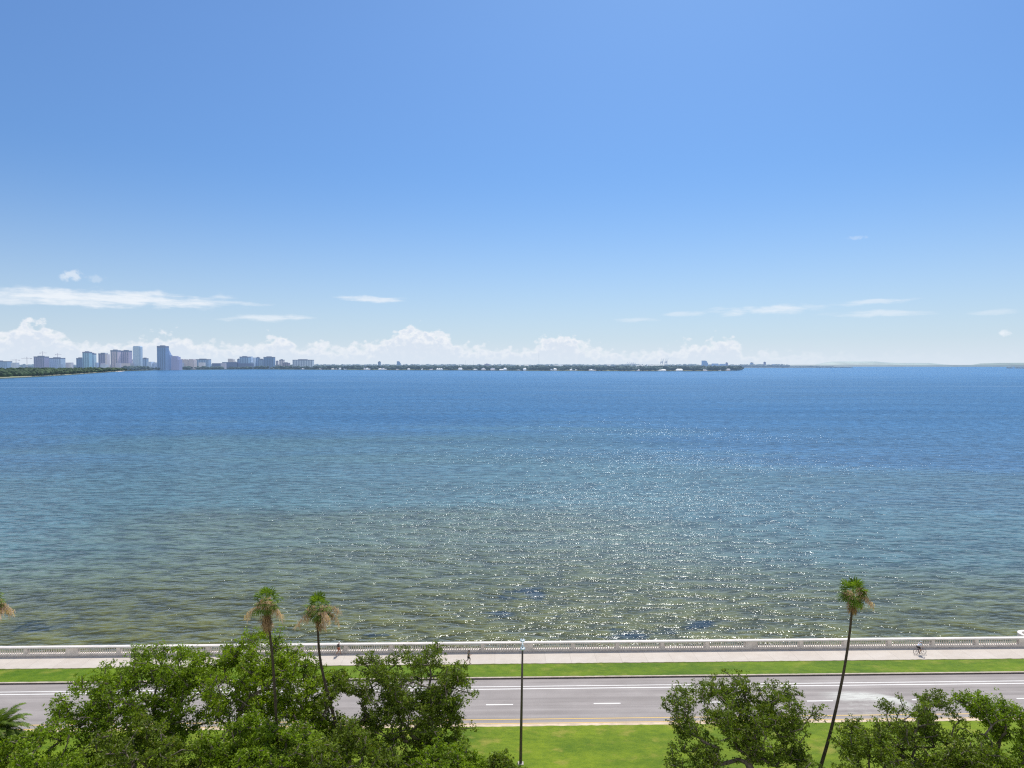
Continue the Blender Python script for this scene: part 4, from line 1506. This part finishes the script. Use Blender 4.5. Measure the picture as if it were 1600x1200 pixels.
o = MB().add([(x, y, gz(x, y) + 0.9) for x, y in fr2] + [(x, y, gz(x, y) + 1.2) for x, y in bk2], [(i, i + 1, len(fr2) + i + 1, len(fr2) + i) for i in range(len(fr2) - 1)]).build('park_lawn', m_pk)
tag(o, kind='structure')


def ico():
    t = (1 + 5 ** 0.5) / 2
    v = [(-1, t, 0), (1, t, 0), (-1, -t, 0), (1, -t, 0), (0, -1, t), (0, 1, t), (0, -1, -t), (0, 1, -t), (t, 0, -1), (t, 0, 1), (-t, 0, -1), (-t, 0, 1)]
    f = [(0, 11, 5), (0, 5, 1), (0, 1, 7), (0, 7, 10), (0, 10, 11), (1, 5, 9), (5, 11, 4), (11, 10, 2), (10, 7, 6), (7, 1, 8), (3, 9, 4), (3, 4, 2), (3, 2, 6), (3, 6, 8), (3, 8, 9), (4, 9, 5), (2, 4, 11), (6, 2, 10), (8, 6, 7), (9, 8, 1)]
    v = [Vector(x).normalized() for x in v]
    mid = {}
    nf = []

    def m_(a, b):
        k = (min(a, b), max(a, b))
        if k not in mid:
            v.append(((v[a] + v[b]) / 2).normalized())
            mid[k] = len(v) - 1
        return mid[k]
    for a, b, c in f:
        x, y, z = m_(a, b), m_(b, c), m_(c, a)
        nf += [(a, x, z), (b, y, x), (c, z, y), (x, y, z)]
    return np.array([tuple(x) for x in v]), np.array(nf)


ICV, ICF = ico()


def woods(name, label, spots, mat, seed):
    """far-off tree masses: spots = (x, y, radius, height)"""
    rng = np.random.default_rng(seed)
    V, Fc = [], []
    nv = len(ICV)
    cnt = 0
    for (x, y, r, h) in spots:
        for k in range(3):
            rr = r * rng.uniform(0.45, 0.8)
            v = ICV * (1 + rng.uniform(-0.28, 0.28, (nv, 1))) * np.array([rr, rr, h * 0.33])
            v = v + np.array([x + rng.normal(0, r * 0.5), y + rng.normal(0, r * 0.5), gz(x, y) + h * rng.uniform(0.38, 0.68)])
            V.append(v)
            Fc.append(ICF + cnt * nv)
            cnt += 1
    o = link(name, np_mesh(name, np.concatenate(V), np.concatenate(Fc), mat))
    tag(o, label, kind='stuff')
    return o


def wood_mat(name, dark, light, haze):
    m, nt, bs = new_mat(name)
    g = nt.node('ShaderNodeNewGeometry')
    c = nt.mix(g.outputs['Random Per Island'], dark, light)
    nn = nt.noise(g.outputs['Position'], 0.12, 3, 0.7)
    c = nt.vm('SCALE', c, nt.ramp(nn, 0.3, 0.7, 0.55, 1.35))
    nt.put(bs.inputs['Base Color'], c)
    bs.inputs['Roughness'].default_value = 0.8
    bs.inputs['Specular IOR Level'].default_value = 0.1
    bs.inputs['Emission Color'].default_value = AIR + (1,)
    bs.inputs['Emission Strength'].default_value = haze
    return m


rng = np.random.default_rng(77)
sp = []
for k in range(1500):
    px = rng.uniform(-300, 215)
    Y = shore_Y(px) + (75 if px > 45 or px < -40 else 110) * (1.0 if px < 150 else 0.5) + 2100 * rng.uniform(0, 1) ** 1.6
    sp.append((xw(px, Y), Y, rng.uniform(9, 15), rng.uniform(12, 20)))
for k in range(260):
    px = rng.uniform(-300, 200)
    Y = shore_Y(px) + (75 if px > 45 else 120) * (1.0 if px < 150 else 0.5) + rng.uniform(0, 40)
    sp.append((xw(px, Y), Y, rng.uniform(7, 11), rng.uniform(10, 15)))
woods('park_woods', 'dark green tree belt behind the sandy beach', sp, wood_mat('park_trees', (0.016, 0.038, 0.018), (0.060, 0.105, 0.045), 0.055), 1)
sp = []
for k in range(2600):
    px = rng.uniform(195, 1155)
    Y0 = shore_Y(px)
    Y = Y0 + 18 + 1500 * rng.uniform(0, 1) ** 1.4 * min(1.0, (1165 - px) / 100)
    sc_ = 0.75 if 320 < px < 400 else 1.0
    sp.append((xw(px, Y), Y, rng.uniform(10, 18), rng.uniform(13, 28) * sc_))
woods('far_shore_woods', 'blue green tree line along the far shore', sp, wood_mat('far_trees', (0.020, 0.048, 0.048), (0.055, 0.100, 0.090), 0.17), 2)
sp = []
for k in range(1500):
    px = rng.uniform(-300, 1230)
    Y = rng.uniform(6300, 9000) if px < 1000 else rng.uniform(7200, 8500)
    sp.append((xw(px, Y), Y, rng.uniform(18, 34), rng.uniform(22, 38)))
for k in range(260):
    px = rng.uniform(1150, 1330)
    Y = Yw(574.4) + 60 + rng.uniform(0, 600)
    sp.append((xw(px, Y), Y, rng.uniform(14, 24), rng.uniform(11, 18) * (1 if px < 1300 else 0.5)))
for k in range(90):
    px = rng.uniform(1575, 1760)
    Y = Yw(575.6) + 30 + rng.uniform(0, 120)
    sp.append((xw(px, Y), Y, rng.uniform(10, 18), rng.uniform(8, 13)))
woods('horizon_woods', 'hazy blue tree line on the horizon', sp, wood_mat('horizon_trees', (0.05, 0.085, 0.10), (0.09, 0.13, 0.14), 0.36), 3)


def hill(name, label, prof, Y, depth, mat):
    """long low hill from a ridge profile in photo pixels"""
    vs, fs = [], []
    n, m = len(prof), 7
    for i, (px, py) in enumerate(prof):
        top = at(px, py, Y)
        z0 = zc(top.x, Y) - 1
        for j in range(m):
            t = j / (m - 1) * 2 - 1
            y = Y + t * depth
            vs.append((top.x * y / Y, y, z0 + (top.z - z0) * (1 - t * t) ** 0.8))
    for i in range(n - 1):
        for j in range(m - 1):
            fs.append((i * m + j, (i + 1) * m + j, (i + 1) * m + j + 1, i * m + j + 1))
    o = MB().add(vs, fs).build(name, mat, None, True)
    tag(o, label, kind='structure')


hill('hill', 'long pale flat topped hill on the hazy horizon', [(1262, 571.5), (1275, 569.5), (1288, 566.6), (1300, 565), (1320, 564.7), (1345, 564.9), (1368, 564.7), (1380, 566), (1400, 567), (1430, 567), (1455, 567.2), (1470, 569), (1490, 570.4), (1505, 571.5)],
     13500, 500, far_mat('hill_green', (0.14, 0.19, 0.15), 0.33, var=0.2, vscale=0.004))
hill('hill', 'low green hill running out of the frame on the horizon', [(1505, 571.4), (1520, 569.8), (1532, 567.8), (1560, 567), (1600, 566.8), (1680, 567), (1760, 569), (1800, 571.4)],
     13000, 500, far_mat('hill_green_dark', (0.10, 0.15, 0.12), 0.25, var=0.2, vscale=0.004))

hill('far_shoreline', 'thin blue green strip of land along the horizon', [(1215, 571.0), (1240, 569.9), (1330, 570.0), (1420, 570.2), (1500, 570.2), (1560, 570.0), (1660, 570.0), (1800, 570.2)],
     12000, 300, far_mat('shoreline_green', (0.05, 0.09, 0.09), 0.22, var=0.2, vscale=0.004))

# ------------------------------------------------------------------ skyline
_fm = {}


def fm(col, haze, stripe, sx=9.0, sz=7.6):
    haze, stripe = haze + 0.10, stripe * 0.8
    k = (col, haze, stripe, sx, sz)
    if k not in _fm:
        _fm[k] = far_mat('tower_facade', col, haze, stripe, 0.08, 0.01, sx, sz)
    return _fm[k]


m_plant = far_mat('roof_plant', (0.16, 0.20, 0.30), 0.16)
m_strip = far_mat('window_strip', (0.08, 0.14, 0.24), 0.18)
m_wroof = far_mat('white_roof', (0.75, 0.75, 0.74), 0.10)


def tower(label, x0, x1, yt, Y, col, haze=0.14, stripe=0.35, kind='flat', cat='building', name='office_tower', group=None, sx=9.0):
    a, b = at(x0, yt, Y), at(x1, yt, Y)
    xc, wd = (a.x + b.x) / 2, b.x - a.x
    zb = gz(xc, Y) - 1.5
    h = a.z - zb
    dp = max(18, min(wd * 0.8, 45))
    root = empty(name, (xc, Y + dp / 2, zb))
    tag(root, label, cat, group)
    hw, hd_ = wd / 2, dp / 2
    mat = fm(col, haze, stripe, sx)
    if kind == 'chamfer':
        c = hw * 0.32
        ring = [(-hw + c, -hd_), (hw - c, -hd_), (hw, -hd_ + c), (hw, hd_ - c), (hw - c, hd_), (-hw + c, hd_), (-hw, hd_ - c), (-hw, -hd_ + c)]
        mb = MB()
        vs, zz = [], [(0, 1.0), (h * 0.965, 1.0), (h, 0.86)]
        for z, k in zz:
            vs += [(x * k, y * k, z) for x, y in ring]
        fs = [(i * 8 + k, i * 8 + (k + 1) % 8, i * 8 + 8 + (k + 1) % 8, i * 8 + 8 + k) for i in range(2) for k in range(8)] + [tuple(16 + k for k in range(8))]
        mb.add(vs, fs).build('wall', mat, root)
    elif kind == 'point':
        mb = MB().box(-hw, hw * 0.55, -hd_, hd_, 0, h * 0.70).box(hw * 0.552, hw, -hd_, hd_, 0, h * 0.60)
        mb.add([(-hw, -hd_, h * 0.70), (hw * 0.3, -hd_, h * 0.70), (hw * 0.3, hd_, h * 0.70), (-hw, hd_, h * 0.70), (-hw * 0.4, 0, h)], [(0, 1, 4), (1, 2, 4), (2, 3, 4), (3, 0, 4)])
        mb.build('wall', mat, root)
        MB().tube([(-hw * 0.4, 0, h * 0.98), (-hw * 0.4, 0, h * 1.10)], 0.9, 5).build('spire', m_plant, root)
    elif kind == 'step':
        MB().box(-hw, hw * 0.1, -hd_, hd_, 0, h).box(hw * 0.102, hw * 0.6, -hd_, hd_, 0, h * 0.94).box(hw * 0.602, hw, -hd_, hd_, 0, h * 0.74).build('wall', mat, root)
    elif kind == 'twin':
        MB().box(-hw, -hw * 0.15, -hd_, hd_, 0, h).box(-hw * 0.148, hw * 0.3, -hd_, hd_, 0, h * 0.55).box(hw * 0.302, hw, -hd_, hd_, 0, h * 0.92).build('wall', mat, root)
    elif kind == 'condo':
        mb = MB()
        for k in range(3):
            q0 = -hw + k * wd / 3
            mb.box(q0 + 0.3, q0 + wd / 3 * 0.8, -hd_, hd_, 0, h * (1 if k != 1 else 0.97))
            mb.box(q0 + wd / 3 * 0.802, q0 + wd / 3, -hd_ + 3, hd_, 0, h * 0.9)
        mb.build('wall', mat, root)
    else:
        MB().box(-hw, hw, -hd_, hd_, 0, h).build('wall', mat, root)
    if h > 45 and kind in ('flat', 'crown', 'pale_side'):
        MB().box(-hw - 0.3, hw + 0.3, -hd_ - 0.3, hd_ + 0.3, h * 0.93, h + 0.4).build('crown_band', m_plant, root)
        MB().box(-hw * 0.5, hw * 0.4, -hd_ * 0.5, hd_ * 0.5, h + 0.41, h + 4.5).build('roof_plant', m_plant, root)
        n = max(2, int(wd / 12))
        for k in range(n):
            x = -hw + (k + 0.5) * wd / n
            MB().box(x - 1.7, x + 1.7, -hd_ - 0.4, -hd_ + 0.5, 6, h * 0.925).build('window_strip', m_strip, root)
    elif h > 14 and kind == 'flat':
        MB().box(-hw * 0.4, hw * 0.3, -hd_ * 0.5, hd_ * 0.5, h + 0.02, h + 3).build('roof_plant', m_plant, root)
    if kind == 'pale_side':
        MB().box(hw + 0.31, hw + wd * 0.28, -hd_, hd_, 0, h * 0.95).build('stair_tower', fm((0.55, 0.50, 0.52), haze, 0.1), root)
    return root


BLUE1, BLUE2, TEAL1, LILAC, PURP, PALE, TAN = (0.17, 0.27, 0.42), (0.10, 0.19, 0.35), (0.22, 0.40, 0.52), (0.45, 0.40, 0.47), (0.22, 0.22, 0.36), (0.42, 0.50, 0.60), (0.46, 0.40, 0.40)
tower('low blue office block cut by the frame edge behind the trees', -30, 11, 564.4, 4300, BLUE1, 0.2)
tower('unfinished purple concrete high-rise under a tower crane', 52.5, 69, 557, 4300, PURP, 0.13, 0.5)
tower('wide pale blue block next to the unfinished high-rise', 76.5, 95, 559.3, 4400, (0.30, 0.40, 0.55), 0.2, 0.3)
tower('dark blue mid-rise against the teal tower', 119, 128, 559.5, 4500, BLUE2, 0.12)
tower('teal glass tower of the first pair', 128.6, 139, 549.8, 4500, TEAL1, 0.13)
tower('lighter teal tower just behind the teal glass one', 139.4, 147, 552.2, 4560, (0.32, 0.46, 0.55), 0.16)
tower('dark purple tower with a pale stair side', 153.5, 164, 552.2, 4450, PURP, 0.13, 0.4, 'pale_side')
tower('slim lilac tower with blue top band standing alone', 172.4, 183.6, 547.2, 4400, LILAC, 0.11, 0.4)
tower('small lilac block squeezed between two lilac towers', 184.6, 188, 559, 4700, LILAC, 0.18)
tower('broad lilac tower with wide blue crown', 188.6, 201, 547.8, 4450, (0.38, 0.34, 0.45), 0.11, 0.4)
tower('low podium in front of the broad lilac tower', 189, 203.5, 567.6, 4380, (0.50, 0.46, 0.50), 0.12, 0.2, 'low')
tower('small pink block beside the chamfered tower', 201.3, 206, 561.8, 4700, TAN, 0.18)
tower('tall pale blue tower with chamfered corners', 206.4, 218.6, 540.6, 4450, (0.36, 0.47, 0.58), 0.12, 0.3, 'chamfer')
tower('short blue block right after the chamfered tower', 221.4, 229, 559.8, 4700, BLUE1, 0.18)
tower('low pale offices between the two tallest towers', 230, 244.5, 565.2, 4600, PALE, 0.16, 0.3, 'twin')
tower('tallest dark blue slab tower', 245, 258.6, 540.6, 4400, BLUE2, 0.13, 0.3)
tower('pointed blue tower with a spire next to the tallest slab', 259.2, 268, 545, 4500, (0.16, 0.24, 0.42), 0.13, 0.3, 'point')
tower('stepped purple hotel block', 267.2, 280, 556.2, 4420, PURP, 0.15, 0.35, 'step')
tower('long beige condominium with three vertical blocks at the shore', 279.6, 303, 561, 4850, TAN, 0.12, 0.4, 'condo', 'building', 'apartment_block', sx=7)
tower('wide blue office block right of the beige condominium', 305, 326, 561.3, 5300, BLUE1, 0.18, 0.35)
tower('low beige hospital wing at the start of the island group', 356, 366, 560.5, 5400, (0.45, 0.40, 0.38), 0.16, 0.3, 'step')
tower('small blue stair block beside the island tower', 370.5, 374, 561.2, 5400, BLUE1, 0.18)
tower('tall blue hospital tower on the island', 374.2, 388, 557.3, 5350, (0.18, 0.30, 0.44), 0.14, 0.3)
tower('pale twin-topped tower on the island', 389.4, 397.4, 557, 5400, PALE, 0.18, 0.3, 'twin')
tower('short dark block between the pale twin and the dark hospital', 399.6, 405, 558.6, 5450, BLUE1, 0.16)
tower('low blue wing of the dark hospital', 404.6, 411.4, 561.4, 5350, BLUE1, 0.13)
tower('wide dark blue hospital block on the island', 411.6, 427, 557.7, 5350, BLUE2, 0.12, 0.3)
tower('tiny tan block after the dark hospital', 431, 434, 564.3, 5500, TAN, 0.18)
tower('small tan tower with flat top on the island', 436, 443, 562.2, 5500, TAN, 0.18)
tower('low dark building under the small tan tower', 441, 451, 567, 5300, (0.20, 0.17, 0.22), 0.14)
tower('long pale apartment block with dark roof band', 457, 488, 562.2, 5300, PALE, 0.15, 0.45, sx=8)
tower('lone grey square tower above the far tree line', 590.5, 594.6, 565.2, 5900, BLUE1, 0.2)
tower('dark silhouette block with rooftop aerials above the far trees', 620, 625.6, 564.4, 6000, BLUE2, 0.2, 0.2, 'step')
tower('low wide purple block in the middle of the far shore', 757, 764.5, 568.6, 5800, PURP, 0.17)
tower('blue stepped tower near the end of the far shore', 1098, 1106.5, 563.4, 6200, (0.15, 0.26, 0.42), 0.19, 0.3, 'step')
tower('long low blue plant beside the blue stepped tower', 1114, 1134, 568, 6800, BLUE1, 0.24, 0.2, 'twin')
tower('small square tower behind the low blue plant', 1134.5, 1137.4, 566.8, 7000, PURP, 0.26)
tower('grey tower rising at the far point', 1173, 1177.3, 566.8, 7900, BLUE1, 0.3)
tower('slim dark stack block at the far point', 1193.8, 1196.8, 565.8, 8000, PURP, 0.28)
tower('wide low blue shed at the tip of the far point', 1208, 1219, 569, 7900, BLUE1, 0.28, 0.2, 'low')
tower('pale terminal roof before the blue shed', 1180, 1191, 569.8, 7700, (0.7, 0.7, 0.7), 0.3, 0.0, 'low')
# dark waterfront wharf sheds left of the island
for i, (x0, x1, yt, lab) in enumerate([(331, 350, 567.5, 'dark blue wharf shed nearest the beige condominium'), (347, 372, 565.8, 'largest dark blue wharf shed under the hospital wing'), (370, 393, 567.6, 'dark blue wharf shed under the tall hospital tower')]):
    tower(lab, x0, x1, yt, 5230, (0.07, 0.11, 0.22), 0.12, 0.3, 'low', 'warehouse', 'wharf_shed')
# white warehouses of the port
for (x0, x1, yt, Y, lab) in [(1012, 1038, 569.3, 6300, 'longest white port warehouse below the tall quay cranes'), (944, 971, 568.9, 6900, 'long pinkish white warehouse left of the small quay cranes'), (995, 1008, 570.2, 6300, 'white port warehouse between the two crane groups'),
                             (858, 884, 569.8, 6500, 'long thin white warehouse roof in mid shore'), (716, 720.5, 570.0, 5600, 'bright white shed in the far trees'), (806, 814, 570.6, 5700, 'white gabled hall in the far trees'), (818, 826, 570.2, 6200, 'pale pink hall in the far trees')]:
    tower(lab, x0, x1, yt, Y, (0.85, 0.82, 0.80), 0.24, 0.0, 'low', 'warehouse', 'warehouse')
# low city buildings along the foot of the towers
rng = np.random.default_rng(5)
for k in range(18):
    x0 = rng.uniform(12, 345)
    w_ = rng.uniform(3, 9)
    cols = [(0.40, 0.44, 0.52), (0.46, 0.45, 0.48), (0.22, 0.30, 0.44), (0.34, 0.32, 0.40)]
    tower('low pale city building at the foot of the towers', x0, x0 + w_, rng.uniform(566.3, 570.0), max(shore_Y(x0) + 200, shore_Y(x0 + w_) + 200, 4050 + 9 * k), cols[k % 4], 0.17, 0.2, 'low', 'building', 'city_building', 'low city buildings at the foot of the towers')
# houses of the far shore
hm = []
for k in range(3):
    mb = MB()
    w_, d_, h_ = (9, 7, 5.5)[k], 6, (5, 6.5, 8)[k]
    mb.box(-w_, w_, -d_, d_, 0, h_, 0)
    mb.add([(-w_ - 0.6, -d_ - 0.6, h_ + 0.02), (w_ + 0.6, -d_ - 0.6, h_ + 0.02), (w_ + 0.6, d_ + 0.6, h_ + 0.02), (-w_ - 0.6, d_ + 0.6, h_ + 0.02), (-w_ * 0.6, 0, h_ + 3), (w_ * 0.6, 0, h_ + 3)],
           [(0, 1, 5, 4), (2, 3, 4, 5), (1, 2, 5), (3, 0, 4), (3, 2, 1, 0)], 1)
    hm.append(mb.mesh('house', [far_mat('house_wall', ((0.85, 0.83, 0.80), (0.80, 0.70, 0.66), (0.78, 0.80, 0.84))[k], 0.20), (m_wroof, m_plant, m_wroof)[k]]))
for k in range(96):
    px = rng.uniform(470, 1150) if k % 6 else rng.uniform(205, 330)
    Y = shore_Y(px) + (rng.uniform(4, 16) if k % 2 else rng.uniform(150, 900) * min(1, (1170 - px) / 100))
    o = link('house', hm[k % 3])
    x = xw(px, Y)
    o.location = (x, Y, gz(x, Y) + (0 if k % 2 else 5))
    o.rotation_euler = (0, 0, rng.uniform(-0.5, 0.5))
    s_ = rng.uniform(0.7, 1.35)
    o.scale = (s_ * rng.uniform(0.9, 1.8), s_, s_)
    tag(o, 'tiny pale house among the trees of the far shore', 'house', 'pale houses along the far shore')

# cranes and masts
m_crane = far_mat('crane_steel', (0.45, 0.38, 0.40), 0.22)
m_craned = far_mat('quay_crane_steel', (0.28, 0.33, 0.42), 0.28)


def tower_crane(label, px, yt, Y, j0, j1, yj):
    t = at(px, yt, Y)
    zb = gz(t.x, Y)
    root = empty('tower_crane', (t.x, Y, zb))
    tag(root, label, 'crane', 'tower cranes over the building sites')
    h = t.z - zb
    hj = at(px, yj, Y).z - zb
    MB().box(-0.9, 0.9, -0.9, 0.9, 0, h).build('mast', m_crane, root)
    xa, xb = at(j0, yj, Y).x - t.x, at(j1, yj, Y).x - t.x
    MB().box(xa, xb, -0.8, 0.8, hj - 0.7, hj + 0.7).build('jib', m_crane, root)
    sh = xa if abs(xa) < abs(xb) else xb
    MB().box(min(sh, sh * 0.7), max(sh, sh * 0.7), -1.5, 1.5, hj - 3.2, hj - 0.72).build('counterweight', m_crane, root)
    MB().tube([(xa * 0.8, 0, hj + 0.6), (0, 0, h), (xb * 0.8, 0, hj + 0.6)], 0.25, 4).build('stay', m_crane, root)


tower_crane('pinkish tower crane with the longest jib over the low roofs', 42, 557.5, 4250, 33, 50, 560, )
tower_crane('lower tower crane near the frame edge', 25, 561, 4250, 16, 31, 562.6)
tower_crane('tower crane standing on top of the unfinished high-rise', 66.4, 549, 4320, 62, 73, 551.5)
tower_crane('tower crane behind the wide pale blue block', 90, 552, 4460, 86, 96, 554)


def quay_crane(label, px, yt, Y, h_boom):
    t = at(px, yt, Y)
    zb = gz(t.x, Y)
    h = t.z - zb
    root = empty('quay_crane', (t.x, Y, zb))
    tag(root, label, 'crane', 'quay cranes at the port')
    mb = MB()
    for x in (-9, 9):
        for y in (-8, 8):
            MB().box(x - 1.2, x + 1.2, y - 1.2, y + 1.2, 0, h * 0.62).build('leg', m_craned, root)
    MB().box(-10, 10, -9, 9, h * 0.56, h * 0.66).build('portal_beam', m_craned, root)
    MB().tube([(-9, 0, h * 0.64), (0, 0, h), (9, 0, h * 0.64)], 1.3, 5).build('a_frame', m_craned, root)
    MB().tube([(-12, 0, h * 0.63), (14, 0, h * 0.70), (20, 0, h * h_boom)], 1.4, 5).build('boom', m_craned, root)


for px, yt, lab in [(980.5, 566, 'first of the four small quay cranes'), (984, 566.2, 'second of the four small quay cranes'), (987.3, 565.6, 'third of the four small quay cranes'), (990, 566.2, 'last of the four small quay cranes')]:
    quay_crane(lab, px, yt, 6900, 0.9)
quay_crane('tall quay crane with raised boom nearer the white warehouse middle', 1034, 560, 6500, 1.0)
quay_crane('tall quay crane with raised boom at the far end of the white warehouse', 1040.6, 560, 6500, 1.0)
for px, yt, lab in [(842, 551, 'tallest thin radio mast above the far shore'), (727, 562.5, 'short thin mast left of the purple block'), (740, 563.5, 'short thin mast just before the purple block'), (782, 563.5, 'thin mast right of the purple block')]:
    t = at(px, yt, 6500)
    zb = gz(t.x, 6500)
    root = empty('radio_mast', (t.x, 6500, zb))
    tag(root, lab, 'mast', 'thin masts above the far shore')
    MB().tube([(0, 0, 0), (0, 0, t.z - zb)], [1.1, 0.5], 4).build('pole', m_craned, root)
    MB().box(-1.6, 1.6, -1.6, 1.6, 0, 3).build('footing', m_plant, root)
